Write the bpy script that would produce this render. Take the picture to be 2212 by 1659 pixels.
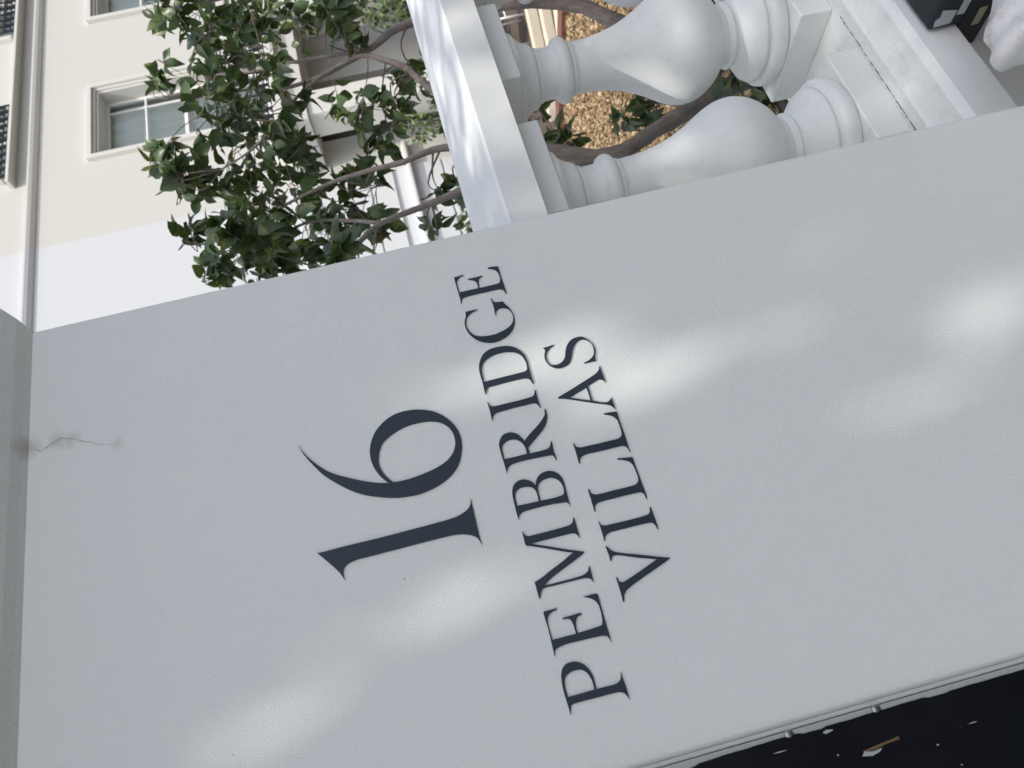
import bpy, bmesh, math, random
import numpy as np
from mathutils import Vector, Matrix, Quaternion

for o in list(bpy.data.objects):
    bpy.data.objects.remove(o)
SC = bpy.context.scene
COL = SC.collection
R = math.radians

# ------------------------------------------------------------------ camera
cam_d = bpy.data.cameras.new('camera')
cam = bpy.data.objects.new('camera', cam_d)
COL.objects.link(cam)
cam_d.sensor_fit = 'HORIZONTAL'
cam_d.sensor_width = 36.0
cam_d.lens = 26.786
cam_d.clip_start = 0.02
cam_d.clip_end = 600
# the phone was held on its side: picture right is down in the street, picture up is along the wall
_r = Vector((-0.2459, 0.0402, -0.9685)); _u = Vector((0.8640, -0.4438, -0.2378)); _f = Vector((0.4394, 0.8952, -0.0745))
m = Matrix((_r, _u, -_f)).transposed()
cam.matrix_world = Matrix.Translation((0, -0.7, 1.55)) @ m.to_4x4()
SC.camera = cam
cam_d.dof.use_dof = True; cam_d.dof.focus_distance = 0.86; cam_d.dof.aperture_fstop = 13.0   # focused on the lettering

# ------------------------------------------------------------------ light
SUN = Vector((0.2, 0.52, -1.0)).normalized()          # direction the sunlight travels
ELEV = math.asin(-SUN.z)
w = bpy.data.worlds.new('World'); SC.world = w; w.use_nodes = True
nt = w.node_tree
sky = nt.nodes.new('ShaderNodeTexSky'); sky.sky_type = 'NISHITA'; sky.sun_disc = False
sky.sun_elevation = ELEV
sky.sun_rotation = math.atan2(-SUN.x, -SUN.y)
sky.dust_density = 4.2; sky.air_density = 1.0; sky.ozone_density = 0.2
nt.links.new(sky.outputs[0], nt.nodes['Background'].inputs[0])
nt.nodes['Background'].inputs[1].default_value = 0.15
sd = bpy.data.lights.new('sun', 'SUN'); sd.energy = 2.0; sd.angle = R(0.53); sd.color = (1.0, 0.955, 0.89)
sun = bpy.data.objects.new('sun', sd); COL.objects.link(sun)
sun.rotation_mode = 'QUATERNION'; sun.rotation_quaternion = SUN.to_track_quat('-Z', 'Y'); sun.location = (-2, -6, 12)
SC.view_settings.view_transform = 'Standard'; SC.view_settings.look = 'None'
SC.view_settings.gamma = 1.0; SC.view_settings.use_curve_mapping = False
SC.view_settings.exposure = 0.74
SC.cycles.max_bounces = 8; SC.cycles.diffuse_bounces = 5
SC.cycles.use_denoising = True

random.seed(7)
rng = np.random.default_rng(11)

# ------------------------------------------------------------------ data
LETTERS = {
  '1': [[[2212,17109],[2208,17101],[2205,17094],[2204,17086],[2203,17006],[2204,16926],[2204,16846],[2203,16741],[2201,16636],[2199,16532],[2199,16426],[2199,16320],[2200,16214],[2200,16144],[2200,16073],[2201,16002],[2202,15937],[2203,15872],[2207,15808],[2212,15770],[2221,15732],[2233,15695],[2243,15673],[2256,15652],[2272,15633],[2283,15624],[2297,15617],[2311,15611],[2323,15608],[2336,15606],[2349,15604],[2320,15603],[2292,15603],[2264,15602],[2215,15602],[2167,15603],[2119,15603],[2072,15604],[2025,15604],[1978,15604],[1947,15603],[1916,15602],[1885,15600],[1903,15603],[1920,15608],[1937,15614],[1951,15620],[1964,15627],[1975,15637],[1988,15651],[1998,15666],[2007,15682],[2017,15705],[2026,15727],[2033,15751],[2039,15781],[2044,15812],[2047,15843],[2050,15913],[2051,15983],[2051,16053],[2052,16152],[2051,16250],[2051,16348],[2051,16435],[2051,16522],[2051,16609],[2051,16661],[2052,16714],[2050,16765],[2046,16795],[2040,16825],[2030,16851],[2019,16867],[2005,16881],[1988,16891],[1969,16896],[1948,16898],[1927,16898],[1916,16897],[1904,16896],[1893,16893],[1905,16898],[1918,16902],[1930,16908],[1951,16918],[1971,16928],[1991,16940],[2026,16965],[2061,16991],[2095,17018],[2134,17048],[2173,17078]]],
  '6': [[[3334,17145],[3311,17137],[3288,17129],[3266,17118],[3231,17098],[3197,17077],[3164,17054],[3127,17027],[3092,16999],[3058,16969],[3022,16935],[2988,16900],[2958,16863],[2927,16817],[2900,16770],[2873,16722],[2844,16669],[2816,16615],[2789,16561],[2771,16521],[2754,16480],[2739,16439],[2727,16403],[2718,16366],[2709,16330],[2726,16348],[2744,16365],[2764,16380],[2792,16399],[2822,16415],[2853,16430],[2883,16442],[2913,16452],[2944,16459],[2976,16463],[3009,16465],[3041,16465],[3068,16462],[3095,16458],[3122,16451],[3148,16443],[3174,16433],[3199,16421],[3230,16404],[3260,16384],[3288,16362],[3314,16335],[3337,16306],[3358,16276],[3379,16240],[3396,16203],[3409,16165],[3418,16123],[3421,16080],[3421,16037],[3418,15993],[3412,15948],[3402,15904],[3388,15861],[3371,15818],[3350,15777],[3327,15743],[3300,15710],[3271,15680],[3241,15654],[3210,15630],[3176,15609],[3141,15591],[3103,15576],[3065,15565],[3024,15559],[2982,15557],[2941,15559],[2906,15564],[2871,15571],[2838,15582],[2794,15599],[2751,15619],[2712,15643],[2678,15672],[2647,15705],[2621,15740],[2596,15783],[2575,15828],[2558,15874],[2542,15930],[2531,15987],[2523,16044],[2521,16091],[2523,16137],[2527,16184],[2532,16226],[2539,16268],[2549,16310],[2562,16354],[2576,16399],[2592,16442],[2609,16487],[2627,16531],[2648,16574],[2672,16617],[2699,16660],[2728,16701],[2762,16744],[2799,16785],[2837,16826],[2875,16865],[2914,16904],[2955,16940],[2999,16972],[3045,17002],[3092,17031],[3134,17056],[3176,17080],[3219,17102],[3257,17118],[3295,17132]],[[2707,16290],[2729,16309],[2753,16328],[2777,16345],[2805,16360],[2834,16373],[2864,16384],[2889,16391],[2914,16395],[2939,16396],[2966,16394],[2993,16389],[3019,16382],[3051,16371],[3082,16358],[3110,16342],[3134,16322],[3154,16300],[3172,16275],[3190,16244],[3205,16211],[3219,16177],[3232,16142],[3243,16106],[3252,16069],[3256,16032],[3258,15993],[3258,15955],[3257,15918],[3254,15880],[3249,15843],[3240,15807],[3229,15771],[3214,15737],[3195,15709],[3172,15683],[3147,15661],[3121,15644],[3092,15632],[3062,15622],[3035,15618],[3008,15617],[2981,15618],[2957,15620],[2934,15625],[2912,15633],[2886,15645],[2862,15659],[2840,15676],[2818,15699],[2798,15723],[2782,15750],[2765,15785],[2752,15821],[2740,15858],[2730,15900],[2722,15942],[2715,15984],[2709,16029],[2703,16074],[2699,16119],[2698,16155],[2698,16191],[2699,16228],[2701,16249],[2704,16269]]],
  'P': [[[295,15209],[317,15209],[339,15209],[361,15209],[380,15210],[400,15211],[419,15211],[445,15213],[471,15214],[498,15214],[525,15212],[553,15210],[581,15206],[602,15202],[623,15195],[642,15186],[658,15176],[671,15162],[682,15147],[688,15130],[692,15112],[693,15093],[692,15077],[690,15061],[685,15046],[677,15028],[668,15012],[657,14997],[643,14983],[627,14971],[611,14961],[594,14952],[577,14946],[559,14941],[541,14938],[523,14936],[505,14936],[492,14936],[479,14936],[466,14937],[454,14938],[442,14938],[430,14939],[429,14910],[429,14882],[428,14853],[427,14835],[426,14816],[426,14797],[427,14782],[428,14767],[431,14753],[436,14741],[442,14730],[449,14720],[458,14714],[468,14710],[478,14706],[490,14703],[501,14700],[513,14698],[494,14698],[475,14697],[456,14695],[438,14694],[420,14693],[402,14692],[381,14691],[359,14691],[337,14692],[319,14692],[301,14692],[282,14692],[291,14695],[299,14698],[307,14701],[316,14705],[325,14709],[333,14714],[340,14720],[346,14728],[351,14737],[355,14747],[358,14758],[360,14769],[362,14792],[363,14815],[363,14838],[364,14885],[364,14932],[365,14979],[365,15013],[366,15048],[367,15083],[367,15107],[367,15130],[366,15153],[365,15163],[363,15172],[360,15180],[351,15186],[341,15190],[331,15193],[319,15197],[307,15201],[296,15204]],[[429,15191],[448,15192],[467,15192],[486,15192],[503,15192],[520,15191],[537,15188],[552,15185],[566,15180],[579,15173],[590,15162],[599,15150],[606,15136],[612,15121],[616,15104],[618,15087],[619,15068],[617,15049],[614,15031],[609,15018],[602,15005],[593,14994],[582,14985],[569,14976],[556,14970],[540,14964],[524,14960],[507,14956],[491,14955],[476,14955],[460,14955],[450,14955],[440,14956],[430,14957],[429,15075]]],
  'E': [[[775,15213],[791,15212],[808,15211],[824,15210],[848,15209],[873,15208],[898,15208],[928,15206],[958,15205],[988,15205],[1016,15205],[1044,15206],[1072,15207],[1098,15208],[1125,15208],[1151,15209],[1156,15207],[1159,15204],[1161,15201],[1162,15182],[1161,15162],[1160,15142],[1160,15125],[1161,15108],[1161,15090],[1160,15087],[1159,15083],[1157,15080],[1154,15083],[1151,15086],[1150,15090],[1146,15104],[1143,15119],[1139,15133],[1133,15147],[1126,15161],[1116,15173],[1106,15180],[1094,15186],[1082,15189],[1062,15193],[1041,15195],[1020,15196],[999,15196],[978,15195],[957,15195],[941,15194],[926,15194],[910,15194],[910,15163],[909,15133],[909,15103],[909,15062],[908,15021],[907,14980],[921,14979],[935,14979],[950,14979],[966,14979],[983,14980],[1000,14982],[1012,14985],[1024,14989],[1034,14994],[1040,14999],[1045,15005],[1048,15012],[1051,15026],[1053,15040],[1054,15055],[1061,15062],[1064,15053],[1065,15045],[1067,15036],[1067,15014],[1067,14992],[1067,14970],[1068,14945],[1069,14920],[1069,14896],[1067,14890],[1064,14885],[1061,14880],[1057,14882],[1054,14884],[1052,14886],[1051,14896],[1050,14907],[1048,14917],[1041,14927],[1033,14935],[1024,14942],[1010,14949],[995,14955],[980,14959],[966,14962],[952,14963],[939,14964],[929,14963],[920,14962],[910,14960],[910,14930],[910,14900],[911,14870],[912,14840],[914,14811],[916,14781],[916,14768],[917,14755],[920,14743],[924,14737],[930,14732],[937,14728],[949,14724],[961,14721],[973,14719],[992,14717],[1010,14715],[1028,14713],[1047,14713],[1067,14713],[1086,14714],[1098,14717],[1109,14720],[1121,14725],[1132,14731],[1142,14738],[1151,14746],[1162,14759],[1172,14774],[1181,14789],[1186,14801],[1191,14814],[1196,14827],[1196,14817],[1196,14808],[1196,14799],[1197,14779],[1197,14759],[1197,14739],[1196,14727],[1195,14715],[1193,14703],[1190,14700],[1186,14697],[1182,14696],[1160,14695],[1139,14696],[1117,14697],[1084,14697],[1050,14698],[1017,14698],[984,14699],[952,14699],[919,14700],[891,14700],[863,14700],[836,14700],[811,14701],[786,14701],[761,14702],[771,14703],[780,14705],[789,14708],[798,14710],[806,14714],[814,14718],[819,14723],[824,14729],[827,14736],[831,14749],[833,14763],[835,14777],[837,14820],[839,14863],[841,14906],[842,14949],[844,14992],[845,15035],[845,15059],[845,15083],[843,15108],[841,15128],[838,15148],[833,15168],[830,15177],[825,15185],[819,15192],[812,15197],[803,15200],[794,15203],[788,15206],[782,15210]]],
  'M': [[[1919,15206],[1912,15205],[1906,15204],[1899,15202],[1892,15199],[1885,15197],[1879,15193],[1871,15185],[1863,15176],[1856,15166],[1855,15132],[1854,15098],[1854,15063],[1853,15014],[1853,14965],[1853,14916],[1854,14874],[1855,14832],[1856,14790],[1857,14777],[1858,14765],[1862,14753],[1867,14743],[1874,14734],[1882,14726],[1890,14721],[1899,14717],[1909,14713],[1914,14712],[1919,14710],[1925,14709],[1921,14706],[1917,14704],[1912,14702],[1900,14701],[1887,14701],[1875,14701],[1857,14701],[1839,14702],[1821,14702],[1803,14703],[1785,14703],[1767,14703],[1750,14704],[1733,14705],[1717,14705],[1723,14707],[1730,14710],[1736,14712],[1745,14715],[1753,14719],[1760,14723],[1767,14730],[1772,14739],[1776,14748],[1779,14761],[1780,14775],[1780,14788],[1781,14827],[1782,14867],[1782,14906],[1782,14945],[1783,14984],[1783,15024],[1783,15069],[1783,15115],[1782,15160],[1758,15102],[1733,15044],[1708,14986],[1684,14934],[1660,14882],[1637,14830],[1619,14787],[1602,14744],[1585,14701],[1579,14706],[1574,14712],[1569,14718],[1556,14745],[1545,14773],[1533,14802],[1516,14845],[1498,14889],[1481,14933],[1464,14977],[1446,15021],[1427,15064],[1413,15089],[1397,15113],[1381,15137],[1380,15117],[1380,15097],[1379,15077],[1378,15029],[1378,14982],[1377,14934],[1377,14885],[1378,14837],[1380,14789],[1382,14774],[1386,14759],[1391,14745],[1397,14734],[1404,14724],[1412,14715],[1420,14711],[1429,14708],[1438,14705],[1442,14702],[1445,14699],[1447,14696],[1441,14695],[1435,14693],[1429,14693],[1407,14694],[1384,14695],[1361,14696],[1340,14697],[1318,14698],[1297,14698],[1302,14701],[1307,14703],[1313,14705],[1320,14708],[1326,14712],[1333,14716],[1338,14722],[1342,14729],[1345,14736],[1349,14748],[1352,14761],[1353,14774],[1355,14819],[1356,14865],[1357,14911],[1358,14959],[1358,15006],[1359,15054],[1360,15086],[1360,15119],[1361,15151],[1353,15161],[1345,15170],[1335,15178],[1324,15184],[1312,15190],[1301,15195],[1292,15199],[1283,15204],[1274,15209],[1282,15211],[1291,15212],[1300,15213],[1320,15214],[1341,15214],[1362,15214],[1385,15214],[1409,15214],[1432,15215],[1440,15188],[1448,15162],[1457,15136],[1470,15105],[1485,15075],[1499,15044],[1516,15000],[1533,14957],[1551,14913],[1562,14890],[1574,14868],[1585,14845],[1591,14830],[1597,14815],[1601,14799],[1613,14829],[1625,14859],[1638,14888],[1654,14923],[1670,14957],[1686,14992],[1702,15026],[1718,15061],[1733,15096],[1748,15131],[1762,15166],[1776,15202],[1782,15206],[1788,15208],[1794,15210],[1808,15210],[1821,15209],[1835,15209],[1851,15209],[1867,15209],[1883,15209],[1895,15208],[1907,15207]]],
  'B': [[[2030,15208],[2046,15210],[2063,15212],[2079,15212],[2119,15213],[2159,15212],[2199,15211],[2230,15210],[2261,15209],[2292,15205],[2309,15202],[2327,15197],[2343,15190],[2358,15182],[2371,15172],[2383,15161],[2393,15147],[2400,15132],[2405,15117],[2408,15099],[2408,15081],[2405,15064],[2400,15047],[2392,15031],[2383,15016],[2373,15004],[2362,14993],[2350,14983],[2340,14977],[2329,14972],[2318,14967],[2332,14963],[2346,14958],[2359,14952],[2374,14943],[2387,14932],[2399,14920],[2410,14904],[2419,14886],[2425,14867],[2428,14847],[2428,14826],[2426,14805],[2421,14789],[2414,14772],[2405,14758],[2394,14744],[2382,14732],[2368,14722],[2353,14713],[2336,14706],[2320,14701],[2300,14698],[2279,14696],[2258,14696],[2230,14697],[2201,14699],[2173,14701],[2149,14702],[2126,14702],[2102,14703],[2077,14704],[2052,14705],[2027,14706],[2037,14707],[2048,14708],[2058,14710],[2066,14714],[2073,14719],[2079,14725],[2083,14737],[2086,14750],[2087,14764],[2092,14808],[2097,14852],[2099,14896],[2101,14946],[2101,14996],[2101,15046],[2100,15082],[2099,15119],[2094,15154],[2088,15170],[2077,15183],[2065,15195],[2056,15200],[2046,15203],[2036,15206],[2034,15207],[2032,15208]],[[2166,15188],[2185,15188],[2205,15188],[2224,15188],[2240,15187],[2255,15186],[2270,15183],[2283,15179],[2295,15173],[2305,15165],[2315,15152],[2323,15137],[2329,15121],[2332,15104],[2332,15086],[2330,15068],[2327,15051],[2322,15034],[2315,15019],[2307,15007],[2297,14997],[2285,14989],[2272,14983],[2257,14980],[2243,14977],[2228,14977],[2214,14977],[2199,14978],[2186,14978],[2172,14979],[2158,14979],[2161,15084]],[[2158,14963],[2178,14962],[2198,14961],[2218,14960],[2236,14959],[2255,14958],[2272,14956],[2288,14952],[2303,14947],[2316,14939],[2328,14926],[2339,14912],[2348,14896],[2354,14878],[2357,14858],[2358,14839],[2358,14822],[2354,14805],[2349,14789],[2340,14772],[2329,14757],[2315,14744],[2300,14734],[2283,14726],[2265,14721],[2247,14718],[2228,14717],[2209,14719],[2193,14722],[2178,14726],[2166,14734],[2160,14743],[2156,14755],[2155,14767],[2153,14793],[2152,14818],[2152,14844],[2153,14883],[2155,14923]]],
  'R': [[[2514,15204],[2527,15205],[2540,15205],[2552,15206],[2581,15206],[2610,15207],[2639,15207],[2667,15208],[2694,15209],[2722,15210],[2747,15211],[2772,15211],[2797,15211],[2811,15209],[2824,15206],[2837,15201],[2855,15192],[2872,15181],[2887,15169],[2900,15154],[2910,15137],[2916,15119],[2918,15098],[2917,15077],[2912,15057],[2904,15038],[2892,15019],[2878,15003],[2865,14992],[2850,14983],[2835,14975],[2819,14967],[2803,14959],[2786,14952],[2794,14947],[2801,14941],[2807,14935],[2823,14916],[2839,14896],[2854,14876],[2872,14850],[2888,14824],[2906,14799],[2924,14774],[2944,14751],[2964,14728],[2979,14713],[2996,14698],[3014,14686],[3024,14683],[3035,14681],[3047,14680],[3057,14677],[3067,14674],[3077,14671],[3068,14668],[3060,14665],[3051,14664],[3031,14663],[3011,14664],[2991,14666],[2967,14674],[2943,14684],[2921,14696],[2898,14712],[2877,14730],[2858,14749],[2836,14775],[2815,14802],[2795,14829],[2767,14865],[2740,14902],[2713,14938],[2702,14937],[2692,14937],[2682,14937],[2670,14938],[2659,14940],[2648,14942],[2647,14902],[2646,14862],[2646,14822],[2646,14798],[2648,14774],[2652,14751],[2658,14740],[2667,14730],[2678,14722],[2688,14717],[2701,14714],[2712,14710],[2716,14708],[2718,14705],[2721,14702],[2714,14700],[2707,14699],[2700,14698],[2673,14700],[2646,14703],[2619,14705],[2599,14705],[2580,14704],[2560,14702],[2546,14702],[2533,14702],[2519,14702],[2517,14706],[2516,14709],[2517,14711],[2526,14712],[2536,14712],[2547,14714],[2556,14717],[2564,14721],[2571,14727],[2576,14737],[2579,14750],[2580,14763],[2583,14801],[2585,14839],[2587,14877],[2589,14920],[2592,14964],[2593,15007],[2593,15038],[2592,15069],[2589,15100],[2587,15120],[2583,15139],[2576,15157],[2570,15168],[2561,15177],[2551,15185],[2541,15191],[2529,15195],[2518,15199],[2516,15200],[2515,15202]],[[2655,15190],[2676,15191],[2696,15191],[2717,15192],[2734,15192],[2750,15191],[2767,15189],[2777,15186],[2788,15182],[2796,15176],[2810,15163],[2822,15148],[2831,15132],[2836,15117],[2838,15100],[2839,15083],[2837,15066],[2833,15048],[2827,15032],[2818,15017],[2806,15005],[2793,14993],[2778,14984],[2762,14977],[2745,14971],[2729,14967],[2713,14965],[2697,14964],[2682,14964],[2667,14965],[2652,14966],[2652,15080]]],
  'I': [[[3302,15211],[3292,15208],[3283,15205],[3273,15201],[3263,15198],[3253,15194],[3246,15188],[3239,15175],[3235,15159],[3233,15143],[3232,15104],[3233,15064],[3233,15023],[3232,14984],[3232,14944],[3231,14904],[3232,14861],[3233,14817],[3236,14774],[3238,14762],[3242,14749],[3248,14739],[3257,14731],[3268,14726],[3279,14721],[3289,14718],[3299,14715],[3309,14713],[3301,14709],[3292,14706],[3284,14705],[3255,14706],[3225,14708],[3196,14709],[3161,14708],[3127,14707],[3093,14705],[3096,14708],[3100,14711],[3104,14714],[3117,14718],[3131,14721],[3143,14727],[3151,14734],[3158,14744],[3162,14754],[3165,14782],[3166,14812],[3165,14841],[3166,14894],[3166,14948],[3165,15001],[3164,15041],[3163,15081],[3160,15121],[3159,15138],[3156,15156],[3150,15171],[3144,15180],[3136,15187],[3126,15193],[3113,15199],[3099,15203],[3085,15207],[3088,15210],[3092,15211],[3096,15212],[3122,15212],[3148,15210],[3174,15209],[3200,15209],[3227,15210],[3253,15210],[3270,15211],[3286,15211]]],
  'D': [[[3392,15210],[3410,15210],[3427,15210],[3445,15210],[3474,15209],[3504,15208],[3534,15207],[3561,15208],[3588,15210],[3615,15210],[3642,15210],[3669,15209],[3695,15205],[3724,15198],[3753,15189],[3779,15176],[3804,15161],[3828,15144],[3848,15124],[3864,15102],[3876,15077],[3885,15052],[3890,15027],[3892,15002],[3893,14977],[3892,14947],[3889,14917],[3884,14888],[3876,14859],[3865,14831],[3851,14805],[3835,14783],[3816,14764],[3795,14746],[3773,14732],[3748,14720],[3723,14711],[3695,14705],[3666,14702],[3638,14701],[3597,14702],[3557,14704],[3517,14706],[3489,14706],[3462,14706],[3436,14705],[3415,14705],[3394,14705],[3374,14706],[3376,14709],[3379,14713],[3383,14715],[3395,14718],[3408,14719],[3420,14723],[3431,14729],[3442,14737],[3449,14746],[3455,14762],[3459,14779],[3461,14797],[3463,14856],[3463,14916],[3463,14975],[3462,15017],[3461,15059],[3459,15100],[3460,15122],[3460,15143],[3457,15163],[3450,15173],[3440,15182],[3429,15189],[3418,15195],[3405,15198],[3393,15203],[3392,15205],[3392,15207]],[[3530,15192],[3556,15192],[3583,15191],[3609,15189],[3633,15188],[3656,15186],[3678,15182],[3699,15175],[3720,15166],[3737,15155],[3755,15137],[3770,15116],[3783,15094],[3794,15069],[3803,15042],[3809,15015],[3813,14985],[3814,14954],[3813,14924],[3810,14894],[3804,14865],[3796,14837],[3789,14817],[3780,14798],[3768,14781],[3754,14765],[3738,14750],[3720,14738],[3699,14730],[3676,14724],[3653,14720],[3629,14718],[3605,14718],[3581,14721],[3568,14723],[3554,14728],[3545,14735],[3538,14747],[3535,14763],[3534,14778],[3533,14823],[3533,14868],[3533,14913],[3533,14958],[3532,15002],[3532,15047],[3531,15095],[3530,15144]]],
  'G': [[[4400,15057],[4396,15072],[4392,15086],[4387,15099],[4381,15117],[4373,15135],[4363,15152],[4353,15167],[4340,15181],[4326,15193],[4307,15203],[4287,15210],[4267,15215],[4245,15218],[4223,15218],[4202,15216],[4181,15211],[4161,15202],[4142,15193],[4124,15183],[4108,15171],[4094,15158],[4082,15140],[4073,15120],[4065,15100],[4059,15077],[4054,15054],[4051,15030],[4049,15000],[4048,14969],[4049,14939],[4053,14913],[4058,14887],[4065,14861],[4073,14837],[4082,14813],[4093,14789],[4104,14771],[4117,14753],[4133,14738],[4154,14726],[4177,14717],[4202,14711],[4220,14709],[4238,14709],[4256,14711],[4276,14716],[4296,14724],[4313,14734],[4324,14746],[4333,14760],[4340,14774],[4346,14789],[4349,14804],[4349,14819],[4346,14833],[4340,14848],[4331,14861],[4324,14867],[4314,14873],[4303,14877],[4292,14880],[4280,14881],[4268,14883],[4273,14884],[4278,14886],[4284,14886],[4305,14886],[4327,14885],[4349,14884],[4371,14883],[4393,14882],[4415,14882],[4440,14884],[4465,14886],[4489,14888],[4493,14883],[4495,14880],[4494,14877],[4483,14875],[4469,14875],[4457,14872],[4448,14866],[4442,14858],[4437,14849],[4433,14836],[4431,14822],[4430,14808],[4428,14796],[4427,14783],[4426,14770],[4412,14765],[4398,14760],[4385,14754],[4365,14743],[4346,14731],[4326,14722],[4299,14713],[4271,14705],[4243,14701],[4217,14699],[4192,14700],[4167,14703],[4139,14710],[4113,14719],[4088,14731],[4065,14745],[4044,14761],[4026,14779],[4010,14799],[3997,14821],[3986,14844],[3975,14870],[3966,14897],[3960,14924],[3957,14948],[3957,14973],[3959,14997],[3963,15021],[3970,15044],[3978,15066],[3989,15088],[4002,15110],[4017,15130],[4034,15148],[4053,15165],[4074,15181],[4097,15195],[4123,15208],[4149,15219],[4174,15226],[4201,15231],[4228,15233],[4249,15233],[4271,15230],[4291,15225],[4311,15217],[4330,15207],[4349,15199],[4367,15196],[4385,15194],[4403,15194],[4404,15183],[4404,15172],[4405,15161],[4405,15145],[4405,15130],[4405,15114],[4404,15095],[4402,15076]]],
  'E2': [[[4520,15215],[4542,15212],[4563,15210],[4585,15209],[4612,15209],[4638,15210],[4665,15211],[4695,15212],[4726,15213],[4757,15214],[4795,15215],[4834,15215],[4872,15215],[4874,15209],[4875,15203],[4875,15197],[4876,15181],[4876,15165],[4877,15149],[4878,15136],[4879,15123],[4881,15110],[4878,15108],[4875,15107],[4873,15107],[4871,15116],[4870,15127],[4868,15137],[4861,15151],[4854,15164],[4844,15176],[4832,15185],[4819,15193],[4804,15199],[4788,15201],[4770,15201],[4753,15201],[4724,15200],[4694,15199],[4665,15198],[4665,15163],[4666,15128],[4665,15092],[4665,15058],[4663,15023],[4661,14989],[4676,14988],[4690,14987],[4704,14987],[4720,14987],[4737,14988],[4751,14992],[4763,14999],[4774,15008],[4782,15018],[4791,15034],[4799,15052],[4806,15070],[4810,15071],[4813,15071],[4814,15070],[4813,15048],[4811,15025],[4810,15002],[4810,14983],[4810,14964],[4811,14945],[4811,14932],[4812,14919],[4814,14906],[4810,14906],[4807,14906],[4805,14908],[4803,14916],[4801,14925],[4798,14933],[4791,14943],[4782,14952],[4771,14959],[4756,14964],[4739,14968],[4722,14970],[4703,14972],[4683,14974],[4663,14974],[4662,14944],[4662,14914],[4661,14885],[4661,14853],[4661,14821],[4662,14789],[4663,14775],[4665,14761],[4671,14749],[4680,14741],[4693,14735],[4706,14731],[4719,14728],[4732,14726],[4745,14726],[4765,14726],[4785,14727],[4805,14731],[4821,14736],[4836,14744],[4850,14753],[4859,14763],[4866,14774],[4873,14786],[4879,14799],[4883,14812],[4888,14826],[4893,14826],[4897,14825],[4899,14823],[4899,14806],[4898,14789],[4896,14771],[4892,14751],[4889,14731],[4884,14711],[4860,14710],[4835,14710],[4810,14710],[4777,14710],[4745,14710],[4712,14710],[4679,14709],[4646,14707],[4613,14706],[4583,14706],[4553,14705],[4522,14705],[4517,14709],[4514,14713],[4514,14715],[4521,14717],[4532,14717],[4543,14719],[4554,14723],[4565,14728],[4574,14735],[4582,14745],[4588,14757],[4591,14769],[4594,14812],[4594,14856],[4594,14901],[4595,14948],[4596,14995],[4597,15042],[4596,15074],[4595,15105],[4593,15137],[4592,15152],[4589,15168],[4583,15182],[4576,15189],[4566,15195],[4555,15200],[4544,15204],[4532,15206],[4522,15209],[4520,15211],[4520,15212]]],
  'V': [[[1580,14499],[1582,14495],[1582,14491],[1581,14489],[1577,14485],[1572,14482],[1566,14479],[1555,14473],[1544,14467],[1534,14459],[1524,14448],[1514,14435],[1506,14421],[1496,14401],[1488,14380],[1480,14359],[1466,14323],[1453,14286],[1439,14249],[1426,14215],[1413,14180],[1400,14145],[1386,14111],[1373,14076],[1360,14042],[1350,14015],[1341,13988],[1331,13961],[1329,13962],[1327,13964],[1325,13966],[1308,14010],[1292,14055],[1277,14100],[1262,14144],[1247,14187],[1233,14231],[1221,14264],[1210,14297],[1198,14330],[1189,14354],[1180,14378],[1169,14402],[1162,14417],[1154,14432],[1144,14445],[1135,14454],[1125,14463],[1114,14469],[1099,14475],[1082,14480],[1065,14483],[1064,14488],[1064,14492],[1065,14494],[1082,14495],[1101,14494],[1120,14493],[1146,14492],[1172,14491],[1198,14491],[1228,14491],[1257,14492],[1286,14494],[1286,14489],[1284,14484],[1282,14481],[1274,14479],[1265,14479],[1257,14478],[1250,14475],[1243,14471],[1238,14466],[1234,14459],[1232,14451],[1232,14443],[1233,14429],[1236,14416],[1240,14402],[1253,14359],[1268,14316],[1282,14272],[1297,14229],[1313,14185],[1328,14141],[1335,14120],[1342,14100],[1349,14079],[1361,14113],[1373,14146],[1385,14180],[1397,14215],[1410,14249],[1424,14284],[1438,14318],[1453,14352],[1467,14387],[1473,14403],[1477,14419],[1480,14435],[1481,14445],[1480,14454],[1477,14463],[1473,14468],[1467,14473],[1460,14477],[1454,14480],[1448,14483],[1441,14486],[1441,14490],[1442,14493],[1443,14494],[1456,14494],[1470,14493],[1485,14493],[1500,14493],[1516,14494],[1532,14495],[1548,14496],[1564,14498]]],
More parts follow.
